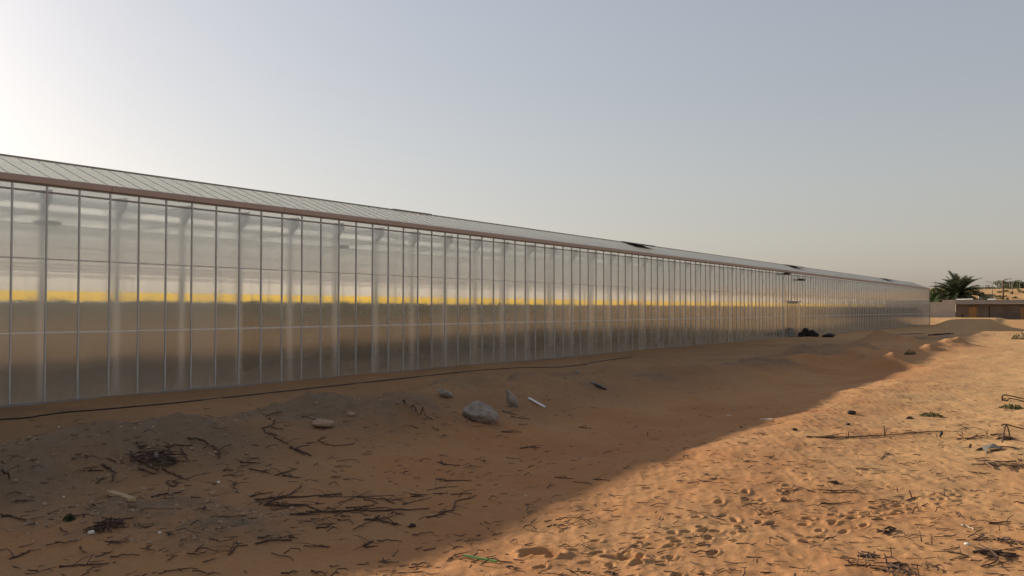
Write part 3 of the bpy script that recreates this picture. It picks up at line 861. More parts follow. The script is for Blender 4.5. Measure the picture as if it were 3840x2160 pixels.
for a, b in ((3732, 3757),):
    MB().box(px_m(a), px_m(b), -.12, -.004, 2.02, 2.1).build('lintel', M['shed_roof'], shed)
MB().box(px_m(3601), px_m(3606), -.03, -.004, .3, .7).build('wall_hatch', M['black'], shed)
MB().box(-.35, -.02, -.04, .9, -.5, 1.2).build('timber_board', M['ochre_door'], shed)
rf = MB(); nw = 150; W0, W1 = -.5, SW + .5
prof = []
for i in range(nw + 1):
    u = W0 + (W1 - W0) * i / nw
    prof.append((u, .05 * (i % 2)))
for i in range(nw):
    (u0, a0), (u1, a1_) = prof[i], prof[i + 1]
    b = len(rf.v)
    rf.v += [(u0, -.9, SH - .02 + a0), (u1, -.9, SH - .02 + a1_), (u1, SD + .4, SH + .55 + a1_), (u0, SD + .4, SH + .55 + a0)]
    rf.f.append((b, b+1, b+2, b+3))
rf.build('roof', M['shed_roof'], shed)
MB().box(W0, W1, -.93, -.905, SH + .02, SH + .72).build('fascia', M['shed_roof'], shed)
# scrap sheets on the shed roof
for a, b, lab in ((3588, 3634, 'pale corrugated sheet lying on the left end of the shed roof'), (3676, 3698, 'small pale sheet lying mid-way along the shed roof')):
    q = MB().box(0, (b - a) * mpp * SK, 0, 1.6, 0, .05).build('roof_sheet', M['concrete_light'], None, shed.matrix_basis @ Vector((px_m(a), .6, SH + .72)), (R(6), R(-1.5), rz))
    tag(q, lab, 'sheet')
# boundary wall with pillar
bw = empty('boundary_wall', at_depth(3584, 1182, 193), rz); bw.scale = (193/172,) * 3; tag(bw, 'grey rendered yard wall with a stepped top beside the shed', 'wall')
mb2 = 172 / FPX * 1.05
MB().box(-(3584 - 3546) * mb2, -.05, 0, .25, -1.5, 2.75).build('tall_bay', M['concrete'], bw)
MB().box(-(3584 - 3507) * mb2, -(3584 - 3546) * mb2 - .005, .03, .25, -1.5, 2.35).build('low_bay', M['concrete'], bw)
MB().box(-(3584 - 3400) * mb2, -(3584 - 3494) * mb2, .03, .25, -1.5, 2.3).build('left_bay', M['concrete'], bw)
MB().box(-(3584 - 3494) * mb2 + .005, -(3584 - 3507) * mb2 - .005, -.15, .4, -1.5, 2.6).build('pillar', M['concrete_light'], bw)
MB().box(-(3584 - 3491) * mb2 + .005, -(3584 - 3510) * mb2 - .005, -.3, .55, 2.6, 2.72).build('pillar_cap', M['concrete_light'], bw)

def stand(px, dist):
    p = at_depth(px, 1160, dist); p.z = zat(p.x, p.y); return p
pb = stand(3591, 206)
date_palm((pb.x, pb.y, pb.z), at_depth(3591, 1112, 206).z - pb.z, 5.5, 'broad bushy date palm rising behind the shed and yard wall', 120)
pb = stand(3512, 214); broad_tree('leafy_tree', pb, at_depth(3512, 1072, 214).z - pb.z, 3.3, 'rounded green tree between greenhouse end and date palm', n=2600, size=.24)
pb = stand(3545, 210); broad_tree('leafy_tree', pb, at_depth(3545, 1083, 210).z - pb.z, 2.8, 'darker low tree tucked against the left of the date palm', n=2000, size=.24)
pb = stand(3318, 230); broad_tree('leafy_tree', pb, at_depth(3318, 1040, 230).z - pb.z, 2.6, 'treetop peeping over the far greenhouse roof', n=1400, size=.26)
pb = stand(3696, 216); bush('green_shrub', pb, 5.5, at_depth(3696, 1112, 216).z - pb.z, 'green shrub right of the palm behind the shed roof', 900, .2, 'leaf')
pb = stand(3725, 218); bush('green_shrub', pb, 4.0, at_depth(3725, 1120, 218).z - pb.z, 'lower green shrub furthest right behind the shed roof', 600, .2, 'leaf')
# hut
ph = stand(3700, 232); zt = at_depth(3700, 1106, 232).z
hut = empty('small_hut', ph, rz); tag(hut, 'small grey-green hut with dark flat roof below the dune', 'hut')
hh = zt - ph.z
MB().box(-1.6, 1.4, 0, 3, -.5, hh).build('wall', plain('hut_wall', (.2, .21, .17), .9), hut)
MB().box(-1.9, 1.7, -.4, 3.4, hh + .003, hh + .2).build('roof', M['shed_roof'], hut)
MB().box(.5, 1.3, -.03, -.004, 0, hh * .8).build('door', M['shed_wall'], hut)

# poles
def pole(px, py_top, dist, r0, label, arm=0, mat='steel', kind='street_lamp', cat='street lamp', group=None, py_bot=None):
    b = stand(px, dist); zt = at_depth(px, py_top, dist).z; h = zt - b.z
    o = empty(kind, b, rz); tag(o, label, cat, group)
    MB().tube([(0, 0, -.5), (0, 0, h * .5), (0, 0, h)], [r0 * 1.2, r0, r0 * .7], 7).build('pole', M[mat], o)
    if arm:
        s = arm
        MB().tube([(0, 0, h - .1), (s * .35, 0, h + .22), (s * .8, 0, h + .35)], [r0 * .6, r0 * .5, r0 * .4], 5).build('arm', M[mat], o)
        MB().box(min(s * .75, s * 1.5), max(s * .75, s * 1.5), -.14, .14, h + .3, h + .42).build('lamp_head', M['steel'], o)
    else:
        MB().box(-.9, .9, -.06, .06, h - .5, h - .36).build('crossarm', M[mat], o)
    return o
pole(3509, 1055, 300, .11, 'thin bare pole showing above the rounded green tree', 0, 'steel', 'utility_pole', 'pole')
pole(3706, 1066, 330, .12, 'thin grey pole on the dune just right of the palm', 0, 'steel', 'utility_pole', 'pole')
pole(3722, 1061, 300, .13, 'street lamp with its arm pointing left towards the palm', -1.2)
pole(3763, 1052, 235, .2, 'thick brown lamp pole standing right behind the shed', 1.2, 'wood_pole')
pole(3788, 1053, 340, .12, 'plain thin pole between the brown pole and the next lamp', 0, 'steel', 'utility_pole', 'pole')
pole(3797, 1056, 320, .13, 'street lamp with right-hand arm, second from the right edge', 1.3)
pole(3825, 1062, 330, .13, 'street lamp with right-hand arm nearest the right edge', 1.3)
for px, dist, w, h, lab in ((3769, 380, 13, 4.2, 'wide dark thicket on the dune crest behind the brown pole'), (3812, 385, 7, 4.6, 'rounded dark bush on the dune crest between two lamps'), (3838, 385, 6, 4.0, 'bush on the dune crest cut by the right edge'), (3715, 390, 3, 2.2, 'tiny bush on the dune crest near the arm-left lamp')):
    b = stand(px, dist); bush('dune_bush', b, w, h, lab, 900, .3, 'shrub', 'bushes on the dune crest')
for k in range(46):
    px = random.uniform(3650, 3850); dist = random.uniform(300, 372)
    b = stand(px, dist)
    bush('dune_scrub', b, random.uniform(1.2, 4.0), random.uniform(.5, 1.0), 'low brown scrub patch dotted on the sandy dune face', 90, .2, 'shrub', 'scrub patches on the dune face')

# sand-coloured tree belt on the far side of the yard (seen mirrored in the wall)
def belt(n):
    y = rng.uniform(-260, 420, n); x = 150 + rng.normal(0, 6, n) + 20 * np.sin(y * .02)
    h = 4.2 + 2.6 * (vnoise(y * .09, y * 0, 61) + .5) + 1.5 * vnoise(y * .4, y * 0, 62)
    z = np.sqrt(rng.uniform(0, 1, n)) * h
    return np.column_stack([x, y, z])
o = link_mesh('tree_belt', cards(30000, belt, .75, M['leaf'], 'tree_belt')); tag(o, 'far-off belt of dark green trees across the yard', 'tree belt', kind='stuff')

# ------------------------------------------------------------------ near ground: hose, rolls, boards, stones
def C(k, x, y):
    ox, oy, s = {'A': (0, 1500, .4557), 'B': (900, 1500, .4557), 'C': (1500, 1350, .3106), 'D': (2700, 1500, .4554), 'E': (2900, 1180, .365), 'F': (1800, 1500, .4557), 'G': (3400, 1480, .1711), 'P': (0, 0, 1)}[k]
    return ox + x * s, oy + y * s
hp = [(-60, 1580), (0, 1575), (75, 1572), (107, 1569), (149, 1561), (248, 1548), (348, 1541), (447, 1532), (640, 1515), (960, 1481), (1230, 1451), (1500, 1422), (1699, 1400), (1811, 1389), (1950, 1380), (2106, 1378), (2199, 1367), (2208, 1362), (2240, 1357), (2322, 1346), (2396, 1336)]
pts = []
for a, b in zip(hp[:-1], hp[1:]):
    for t in (0, .33, .66):
        q = ground_at(a[0] + (b[0]-a[0])*t, a[1] + (b[1]-a[1])*t); q.z = zat(q.x, q.y) + .022; pts.append(q)
o = MB().tube(pts, .02, 6).build('irrigation_hose', M['hose']); tag(o, 'long dark irrigation hose lying on sand along the greenhouse wall', 'hose')
def ground_line(px_pts, r, sub=4, lift=0.0):
    pts = []
    for a, b in zip(px_pts[:-1], px_pts[1:]):
        for i in range(sub):
            t = i / sub; q = ground_at(a[0] + (b[0]-a[0])*t, a[1] + (b[1]-a[1])*t); q.z += r * .8 + lift; pts.append(q)
    q = ground_at(*px_pts[-1]); q.z += r * .8 + lift; pts.append(q)
    return pts
for pp, r_, lab in (([(3480, 1259), (3560, 1254), (3644, 1250)], .07, 'dark pipe lying on the far shaded sand near the greenhouse end'), ([(3320, 1257), (3400, 1254), (3470, 1252)], .04, 'thin dark pipe on shaded sand left of the thicker pipe')):
    o = MB().tube(ground_line(pp, r_, 6), r_, 6).build('pipe', M['hose']); tag(o, lab, 'pipe')

def stone(name, c, size, seed, mat, label=None, cat='stone', group=None, squash=.6, rot=0, sub=3, tilt=0):
    import bmesh
    bm = bmesh.new(); bmesh.ops.create_icosphere(bm, subdivisions=sub, radius=1)
    rd = random.Random(seed); ox = rd.uniform(0, 50)
    from mathutils import noise
    planes = [(Vector((rd.uniform(-1, 1), rd.uniform(-1, 1), rd.uniform(-.3, 1))).normalized(), rd.uniform(.62, .9)) for _ in range(9)]
    for v in bm.verts:
        p = v.co.copy()
        for nrm, d in planes:
            e = p.dot(nrm) - d
            if e > 0: p -= nrm * e * .85
        n1 = noise.fractal(p * 1.3 + Vector((ox, 0, 0)), .9, 2.1, 4)
        n2_ = noise.fractal(p * 4.5 + Vector((0, ox, 0)), .8, 2.2, 4)
        p *= 1 + .13 * n1 + .055 * n2_
        v.co = Vector((p.x * size[0], p.y * size[1], p.z * size[2]))
    me = bpy.data.meshes.new(name); bm.to_mesh(me); bm.free()
    me.polygons.foreach_set('use_smooth', [True] * len(me.polygons)); me.materials.append(M[mat])
    o = link_mesh(name, me, None, c, (tilt, 0, rot))
    if label: tag(o, label, cat, group)
    return o
def put_stone(px, py, wpx, hpx, seed, mat, label, name='boulder', cat='boulder', rot=0, sink=.25, tilt=0, sub=4, roll=0):
    q = ground_at(px, py); d = (q - Vector((0, 0, CAM_H))).length
    w = wpx / 2 * d / FPX; h = hpx / 2 * d / FPX
    q.z = zat(q.x, q.y) + h * (1 - sink)
    o = stone(name, q, (w, w * .75, h), seed, mat, label, cat, None, rot=rot + YAW, tilt=tilt, sub=sub)
    o.rotation_euler.y = roll
    return o
put_stone(1803, 1574, 142, 84, 3, 'rock', 'big grey boulder lying on shaded sand in front of the spoil ridge', rot=R(8), roll=R(16), sink=.42, sub=5)
put_stone(1917, 1526, 44, 78, 5, 'rock', 'upright wedge-shaped grey rock just right of the big boulder', rot=R(-20), tilt=R(12), roll=R(-28))
put_stone(1670, 1488, 66, 34, 9, 'rock', 'slanted grey rock on the ridge left of the big boulder', rot=R(35), tilt=R(-14), roll=R(30))
put_stone(1215, 1600, 84, 34, 12, 'clod', 'flat brown earth lump half buried on the dark ridge', 'earth_lump', 'earth lump')
put_stone(1316, 1560, 34, 20, 14, 'clod', 'small crumbled earth lump right of the flat brown one', 'earth_lump', 'earth lump')
put_stone(2163, 1400, 18, 15, 17, 'rock', 'small grey rock on the ridge crest above the broken board', 'rock', 'rock')
put_stone(585, 1716, 26, 22, 19, 'rock', 'grey stone lodged inside the brush heap', 'rock', 'rock')
put_stone(645, 1855, 26, 15, 23, 'clod', 'round clod at the middle of the bent twig, lower left', 'rock', 'rock')
put_stone(3193, 1552, 34, 15, 29, 'hose', 'dark crumpled lump on the sunlit sand left of the grey-green scrub', 'debris_lump', 'debris')
put_stone(3180, 1594, 18, 10, 31, 'hose', 'small dark lump below the crumpled one on sunlit sand', 'debris_lump', 'debris')
put_stone(2980, 1614, 20, 10, 33, 'hose', 'dark lump left of the long stick on sunlit sand', 'debris_lump', 'debris')
put_stone(3410, 1570, 22, 10, 37, 'twig', 'brown lump above the right part of the long stick', 'debris_lump', 'debris')
put_stone(3107, 1264, 48, 16, 41, 'black', 'low dark heap on sand right of the black rolls', 'debris_heap', 'debris')

# pile of black film rolls by the door
def film_roll(px, py, rpx, label, yaw_off):
    q = ground_at(px, py); return q
base = ground_at(3030, 1262); dist = math.hypot(base.x, base.y); mpr = dist / FPX * 1.02
hd2 = Vector((base.x, base.y, 0)).normalized(); rt2 = Vector((hd2.y, -hd2.x, 0))
for dx, dz, r_, lab, back in ((-24, 9.5, 9.5, 'leftmost small black film roll in the pile by the door', 0), (-9, 21, 11.0, 'topmost black film roll in the pile by the door', .35), (12, 12, 12.5, 'largest black film roll, right of the topmost in the pile', 0), (25, 8, 8.0, 'rightmost small black film roll in the pile by the door', -.1), (-6, 6, 6.0, 'little black film roll at the foot of the pile', .2)):
    r = r_ * mpr
    c = base + rt2 * (dx * mpr) + hd2 * back; c.z = zat(c.x, c.y) + dz * mpr - .04
    o = empty('film_roll', c, math.atan2(hd2.y, hd2.x) + random.uniform(-.25, .25)); tag(o, lab, 'film roll')
    mb = MB(); nn = 20; ln = .8
    rings = [(0, r * .28), (0.0, r * .93), (.03, r), (ln * .5, r * 1.03), (ln - .03, r), (ln, r * .93), (ln, r * .28)]
    b0 = 0
    for xi, ri in rings:
        for k in range(nn):
            a = 2 * math.pi * k / nn; rr_ = ri * (1 + .03 * math.sin(3 * a + dx))
            mb.v.append((xi, math.cos(a) * rr_, math.sin(a) * rr_))
    for i in range(len(rings) - 1):
        for k in range(nn):
            k2 = (k + 1) % nn; mb.f.append((i*nn+k, (i+1)*nn+k, (i+1)*nn+k2, i*nn+k2))
    mb.build('film', M['black'], o)
    MB().tube([(-.03, 0, 0), (ln + .03, 0, 0)], r * .27, 10).build('core', M['hose'], o)

# boards and litter
def board(pxs, w, t, mat, name, label, cat):
    a = ground_at(*pxs[0]); b = ground_at(*pxs[1])
    d = b - a; o = MB().box(-w/2, w/2, 0, d.length, 0, t).build(name, M[mat], None, a + Vector((0, 0, .012)))
    o.rotation_euler = (math.atan2(d.z, math.hypot(d.x, d.y)), 0, math.atan2(-d.x, d.y))
    return tag(o, label, cat)
board((C('C', 1555, 468), C('C', 1745, 577)), .07, .03, 'white', 'white_lath', 'white lath lying on shaded sand right of the boulders', 'lath')
board((C('C', 2310, 275), C('C', 2460, 350)), .16, .03, 'sheet', 'broken_board', 'pale broken board half buried at the ridge right of the boulders', 'board')
board((C('C', 2350, 300), C('C', 2480, 365)), .06, .05, 'black', 'dark_lath', 'dark lath lying under the pale broken board', 'lath')
board((C('F', 2305, 162), C('F', 2408, 162)), .03, .015, 'white', 'white_straw', 'thin white straw near the shadow edge, right of middle', 'litter')
board((C('F', 2035, 134), C('F', 2065, 134)), .04, .02, 'white', 'white_chip', 'short white chip on shaded sand left of the white straw', 'litter')
board((C('A', 730, 1110), C('A', 770, 1100)), .05, .03, 'white', 'white_chip', 'bent white chip on dark gravel, lower left', 'litter')
board((C('A', 905, 780), C('A', 1090, 845)), .10, .05, 'straw', 'yellow_slat', 'yellowish brown slat on dark gravel below the brush heap', 'slat')
board((C('B', 1840, 1292), C('B', 2110, 1345)), .024, .02, 'green', 'green_reed', 'fresh green reed on sunlit sand at the bottom', 'reed')
for x, y, s_, lab in ((1315, 1100, 12, 'white pebble on the dark gravel patch, lower left'), (1798, 685, 12, 'white pebble on sand between brush heap and twig tangle'), (525, 803, 9, 'small pale pebble on dark gravel at far left'), (485, 230, 8, 'tiny white pebble on sand left, below the hose')):
    put_stone(*C('A', x, y), s_, s_ * .8, int(x), 'white', lab, 'white_pebble', 'pebble', sub=2)
for x, y, lab in ((2350, 793, 'white pebble in shade close to the shadow edge'),):
    put_stone(*C('B', x, y), 8, 7, 5, 'white', lab, 'white_pebble', 'pebble', sub=2)
put_stone(*C('D', 2035, 1193), 20, 9, 8, 'white', 'white crumpled scrap on sunlit sand, lower right', 'paper_scrap', 'scrap', sub=2)

# ------------------------------------------------------------------ sticks and twigs
def rough_tube(mb, pts, r, n=5, taper=.55, jit=.25):
    rad = []
    m = len(pts)
    for i in range(m):
        rad.append(r * (1 - (1 - taper) * i / max(1, m - 1)) * random.uniform(1 - jit, 1 + jit))
    mb.tube(pts, rad, n)
def stick(k, pp, r, label, name='dry_branch', cat='branch', group=None, mat='twig', side=2, air=0.0):
    px = [C(k, *p) for p in pp]
    pts = ground_line(px, r, 5)
    if air:
        m = len(pts)
        for i, q in enumerate(pts): q.z += air * math.sin(math.pi * i / (m - 1))
    for q in pts:
        q.x += random.uniform(-1, 1) * r * .7; q.y += random.uniform(-1, 1) * r * .7; q.z += random.uniform(0, 1) * r * .7
    mb = MB(); rough_tube(mb, pts, r)
    for _ in range(side):
        i = random.randrange(1, len(pts) - 1)
        a = random.uniform(0, 6.28); l = random.uniform(.12, .35)
        e = pts[i] + Vector((math.cos(a) * l, math.sin(a) * l, random.uniform(.0, .08)))
        rough_tube(mb, [pts[i], pts[i].lerp(e, .5) + Vector((0, 0, .02)), e], r * .5)
    o = mb.build(name, M[mat]); return tag(o, label, cat, group)
T_LAB, T_GRP = 'thin dark twig in the long tangle of twigs on shaded sand', 'twigs of the tangle on shaded sand'
for pp in ([(85,800),(150,780),(265,762)], [(650,800),(900,800),(1100,795),(1270,788)], [(800,855),(950,800),(1080,745)], [(690,792),(840,765)], [(960,805),(1150,818),(1340,828)], [(1015,825),(1080,830),(1140,858)],
           [(1200,828),(1270,858)], [(1340,865),(1450,835),(1575,808)], [(1400,780),(1550,785)], [(285,905),(420,888)], [(415,950),(670,945)], [(780,955),(850,925),(980,930),(1060,950)], [(870,890),(1000,888),(1110,872)],
           [(930,905),(1190,893)], [(210,865),(300,850),(430,862)], [(240,850),(390,838)], [(220,840),(420,800)], [(350,880),(560,872)], [(620,860),(690,858)], [(720,888),(790,905)], [(1410,800),(1500,795)], [(160,865),(180,845)],
           [(830,960),(915,962)], [(800,990),(900,990),(940,1025)], [(1275,932),(1355,950)], [(1590,775),(1710,770)]):
    stick('B', pp, random.uniform(.006, .011), T_LAB, 'dry_twig', 'twig', T_GRP)
for k, pp, r_, lab in (
    ('B', [(110,832),(250,815),(480,805),(700,790),(840,785)], .018, 'longest upper stick of the twig tangle, reaching its left end'),
    ('B', [(210,865),(330,800),(400,790),(510,717)], .016, 'stick of the tangle bending up to the right at its left end'),
    ('B', [(205,868),(350,875),(530,868),(660,918),(770,938),(860,915)], .017, 'zigzag stick across the lower left of the twig tangle'),
    ('B', [(415,948),(540,942),(660,925),(1000,917),(1130,918),(1370,910),(1560,902)], .017, 'lowest and longest straight stick of the twig tangle'),
    ('B', [(1020,995),(1120,992),(1220,1020),(1310,1040)], .022, 'thick forked stick just below the twig tangle'),
    ('B', [(1110,968),(1200,1010)], .016, 'short stick crossing the thick forked one'),
    ('B', [(1535,978),(1620,955),(1700,945)], .014, 'twig below the step-shaped branch near the shadow edge'),
    ('B', [(1640,928),(1750,915),(1780,835),(1900,810),(1950,790)], .014, 'step-shaped thin branch near the shadow edge'),
    ('B', [(1730,782),(1910,772)], .012, 'straight twig just above the step-shaped branch'),
    ('B', [(1595,740),(1640,725),(1800,715)], .011, 'faint twig above the right end of the tangle'),
    ('B', [(1615,655),(1700,668),(1910,665)], .014, 'dark stick lying alone on red sand above the tangle'),
    ('B', [(125,1190),(250,1165),(420,1158)], .014, 'gently curved stick alone on the dark gravel, lower left'),
    ('B', [(400,1130),(480,1145)], .010, 'short twig right of the gently curved stick'),
    ('B', [(620,1060),(735,1050)], .013, 'short stick below the left half of the tangle'),
    ('B', [(650,1030),(800,1020)], .010, 'thin twig just under the tangle, left half'),
    ('B', [(615,1205),(740,1212)], .010, 'thin twig near the lower shadow edge, bottom'),
    ('B', [(1015,1210),(1100,1160)], .014, 'upper arm of the small crossed sticks by the shadow edge'),
    ('B', [(1030,1218),(1135,1205)], .012, 'lower arm of the small crossed sticks by the shadow edge'),
    ('B', [(215,138),(280,112),(360,104)], .015, 'bowed stick on the spoil ridge left of the earth lump'),
    ('B', [(470,130),(640,168)], .015, 'straight dark stick touching the flat brown earth lump'),
    ('B', [(230,158),(290,175),(260,215),(190,235),(215,280),(300,298),(240,270)], .017, 'S-shaped curled hose-like root on the ridge'),
    ('B', [(255,232),(350,248)], .014, 'short stick inside the bend of the S-shaped root'),
    ('B', [(280,310),(400,370)], .016, 'stick running down from the S-shaped root'),
    ('B', [(415,395),(500,435),(585,470)], .030, 'thick splintered branch below the S-shaped root'),
    ('B', [(640,335),(710,308)], .012, 'upper left arc of the ring-like twig on the ridge side'),
    ('B', [(640,335),(700,365),(780,380),(930,368),(945,345)], .012, 'lower arc of the ring-like twig on the ridge side'),
    ('B', [(80,570),(235,603)], .014, 'single stick left of the V-shaped branches'),
    ('B', [(0,518),(170,528)], .017, 'dark stick with side twigs above the V-shaped branches'),
    ('B', [(285,625),(380,600),(465,568)], .017, 'upper arm of the V-shaped branches on shaded sand'),
    ('B', [(350,625),(500,648)], .017, 'lower arm of the V-shaped branches on shaded sand'),
    ('B', [(1845,148),(1950,185)], .013, 'short stick at the foot of the big boulder'),
    ('B', [(2150,265),(2320,268)], .016, 'straight stick on red sand below right of the big boulder'),
    ('B', [(2150,92),(2280,125)], .016, 'stick right of the big boulder under the wedge rock'),
    ('B', [(2230,140),(2390,162)], .013, 'thin stick lying beyond the right end of the boulder'),
    ('B', [(2305,402),(2380,390),(2470,397)], .017, 'short bowed stick in the smooth red hollow'),
    ('B', [(1655,510),(1680,535),(1810,543)], .013, 'hooked twig in the smooth red hollow left of the bowed stick'),
    ('B', [(1240,10),(1420,80),(1520,140),(1640,190)], .022, 'long root sticking out along the dark spoil mound'),
    ('B', [(1315,245),(1400,212),(1470,240)], .016, 'arched root on the dark spoil mound'),
    ('B', [(1460,180),(1560,220),(1640,260)], .018, 'root end at the foot of the dark spoil mound'),
    ('A', [(1505,318),(1620,335),(1750,385),(1800,440),(1800,490)], .024, 'thick curved branch arching right of the brush heap'),
    ('A', [(1370,400),(1450,380),(1590,378)], .018, 'straight stick above the right side of the brush heap'),
    ('A', [(1490,405),(1560,520)], .017, 'stick slanting down right of the brush heap'),
    ('A', [(1070,440),(1130,500),(1280,580)], .024, 'thick branch slanting down the left of the brush heap'),
    ('A', [(1135,565),(1200,590),(1275,618),(1310,565)], .018, 'check-mark shaped branch below the brush heap'),
    ('A', [(1330,570),(1450,630),(1550,670)], .017, 'stick running right from under the brush heap'),
    ('A', [(1370,680),(1420,720),(1470,685),(1380,670)], .014, 'small looped twig below the brush heap'),
    ('A', [(850,540),(940,600),(925,680)], .022, 'hook-shaped branch left of the brush heap'),
    ('A', [(690,590),(770,588),(850,588)], .018, 'level stick touching the hook-shaped branch'),
    ('A', [(800,690),(830,655),(880,650)], .014, 'small twig under the hook-shaped branch'),
    ('A', [(900,490),(960,520),(1020,525)], .015, 'crooked twig between hook branch and brush heap'),
    ('A', [(1250,805),(1390,770),(1490,765)], .016, 'slightly bent twig on sand below the looped one'),
    ('A', [(1935,680),(1920,720),(1960,765)], .015, 'C-shaped twig left of the twig tangle'),
    ('A', [(10,957),(110,970),(215,997)], .020, 'dark branch on gravel at the left edge'),
    ('A', [(10,630),(110,665)], .017, 'dark stick on gravel at the left edge, upper'),
    ('A', [(1885,1280),(1950,1210),(2035,1200)], .013, 'bent twig near the bottom left of the curved stick'),
    ('A', [(480,1380),(620,1370),(780,1360),(900,1355)], .014, 'row of broken twig along the bottom left edge'),
    ('A', [(80,1315),(160,1290),(250,1245)], .014, 'twig in the bottom left corner'),
    ('C', [(1980,220),(2210,305)], .022, 'brown stick on the ridge left of the broken board'),
    ('C', [(2160,815),(2310,830)], .015, 'short thick twig alone on the smooth red sand'),
    ('F', [(930,655),(990,660),(1070,665)], .012, 'twig with side shoots close to the shadow edge, middle'),
    ('F', [(610,640),(770,650)], .011, 'thin bowed twig on shaded red sand, middle'),
    ('F', [(1080,1230),(1190,1305)], .009, 'thin twig crossing a deep footprint at the bottom'),
    ('D', [(715,308),(900,315),(1060,310),(1350,297),(1700,268),(1905,262)], .020, 'very long straight stick lying across the sunlit sand'),
    ('D', [(865,300),(980,292)], .012, 'short stick behind the left half of the long one'),
    ('D', [(805,745),(960,755),(1130,750)], .016, 'long dark stick in the middle of the sunlit litter'),
    ('D', [(720,752),(790,762)], .012, 'small stick left of the long dark one on sunlit sand'),
    ('D', [(850,768),(1110,765)], .010, 'thin stick just under the long dark one on sunlit sand'),
    ('D', [(825,855),(940,862),(1080,840)], .013, 'curved twig below the long dark stick on sunlit sand'),
    ('D', [(510,765),(620,745),(670,720)], .011, 'upturned twig left of the long dark stick on sunlit sand'),
    ('D', [(505,830),(600,840),(670,820)], .011, 'twig below the upturned one on sunlit sand'),
    ('D', [(2210,1020),(2400,1008)], .014, 'level stick near the right edge, lower right'),
    ('D', [(1115,565),(1200,580)], .012, 'short twig on clean sand above the sunlit litter'),
    ('D', [(1290,568),(1350,605)], .009, 'hair-thin twig right of the short one on clean sand'),
    ('D', [(1530,835),(1610,805)], .012, 'slanting twig amid the footprints, right of middle'),
    ('D', [(1810,770),(1870,803)], .014, 'dark short stick next to a footprint, right of middle'),
    ('D', [(1320,490),(1360,450),(1390,440),(1425,460)], .012, 'small arched twig on clean sunlit sand'),
    ('D', [(1970,1270),(2040,1295)], .014, 'short stick left of the lower right twig heap'),
    ('D', [(2085,1160),(2180,1122)], .012, 'slanting stick above the lower right twig heap'),
    ('D', [(2155,1378),(2260,1345),(2290,1320)], .011, 'curved twig in the bottom right corner'),
    ('D', [(1020,1368),(1200,1362)], .011, 'long thin twig along the bottom edge, right half'),
    ('G', [(1300,990),(1500,940),(1750,900)], .020, 'dark branch rising to the grass tuft on the right'),
    ('G', [(1830,900),(1990,890),(2050,910)], .022, 'dark broken branch right of the grass tuft'),
    ('G', [(1090,995),(1190,968)], .018, 'short dark stick left of the dark branch'),
    ('G', [(1980,985),(2060,990)], .022, 'short thick stick at the foot of the arched twig'),
    ('G', [(2130,1010),(2260,960),(2380,1000),(2571,1050)], .020, 'dark root running to the right edge'),
    ('G', [(1120,680),(1220,700),(1300,740),(1180,770)], .018, 'small hairpin-shaped twig above the dark branch')):
    stick(k, pp, r_ * .82, lab)
stick('D', [(1980, 1040), (2040, 1052), (2090, 1073)], .014, 'bleached white bent twig on sunlit sand, lower right', 'white_twig', 'twig', None, 'pebble', 0)

def upright(k, p, hpx, r, label, lean=0.1, bend=None, name='dry_stalk', cat='stalk', mat='twig', group=None):
    q = ground_at(*C(k, *p)); d = (q - Vector((0, 0, CAM_H))).length; s = C(k, 1, 0)[0] - C(k, 0, 0)[0]
    h = hpx * s * d / FPX
    rt = Vector((math.cos(YAW), math.sin(YAW), 0))
    mb = MB(); pts = [q + rt * (lean * h * t * t) + Vector((0, 0, h * t - .03)) for t in (0, .25, .5, .75, 1)]
    rough_tube(mb, pts, r, 5, .6); o = mb.build(name, M[mat])
    return tag(o, label, cat, group)
for k, p, h, r_, lab, ln in (('D', (1040, 312), 32, .012, 'shortest stake standing at the long stick, left pair', 0), ('D', (1058, 310), 58, .014, 'taller stake of the left pair at the long stick', 0), ('D', (1356, 297), 88, .014, 'tallest stake standing at the middle of the long stick', -.05), ('D', (1359, 297), 70, .009, 'thin stake leaning beside the tallest one', .2), ('D', (1785, 305), 34, .013, 'small stake near the right end of the long stick', 0),
                     ('D', (1660, 1165), 95, .008, 'thin upright stalk left of two in the lower right', -.15), ('D', (1745, 1195), 88, .008, 'thin upright stalk, right of two in the lower right', 0), ('D', (1415, 1300), 98, .008, 'tall thin stalk near the bottom, right of middle', -.1), ('D', (1375, 1345), 90, .010, 'stalk leaning left below the tall thin one', -.2), ('D', (1635, 1440), 95, .010, 'stalk at the bottom edge, right of middle', -.12), ('D', (1610, 1445), 50, .009, 'short stalk at the bottom edge beside the longer', 0),
                     ('D', (2302, 1075), 50, .007, 'thin stalk hanging below the level stick, lower right', 0), ('D', (1580, 935), 70, .011, 'leaning stalk among the footprints', .6), ('D', (1580, 805), 70, .013, 'upright dark stalk above the leaning one', -.3), ('D', (1160, 958), 48, .011, 'short stalk among the sunlit litter', -.2), ('D', (1755, 790), 38, .011, 'leaning stalk by a footprint, right of middle', .3), ('D', (1460, 755), 45, .012, 'cross-like stalk on the sunlit sand', 0),
                     ('G', (1380, 1160), 100, .030, 'stout short stump standing on sand, right', .3), ('F', (1380, 300), 48, .012, 'single upright twig on the smooth shaded sand', 0), ('G', (1830, 700), 85, .011, 'slender leaning stalk above the grass tuft', -.4), ('A', (690, 970), 48, .018, 'dark stem standing at the green shoot, left', -.1), ('G', (1235, 960), 170, .012, 'dry branching stalk left of the grass tuft', -.15), ('G', (1210, 930), 100, .010, 'short side stalk left of the grass tuft', -.9)):
    upright(k, p, h, r_, lab, ln)
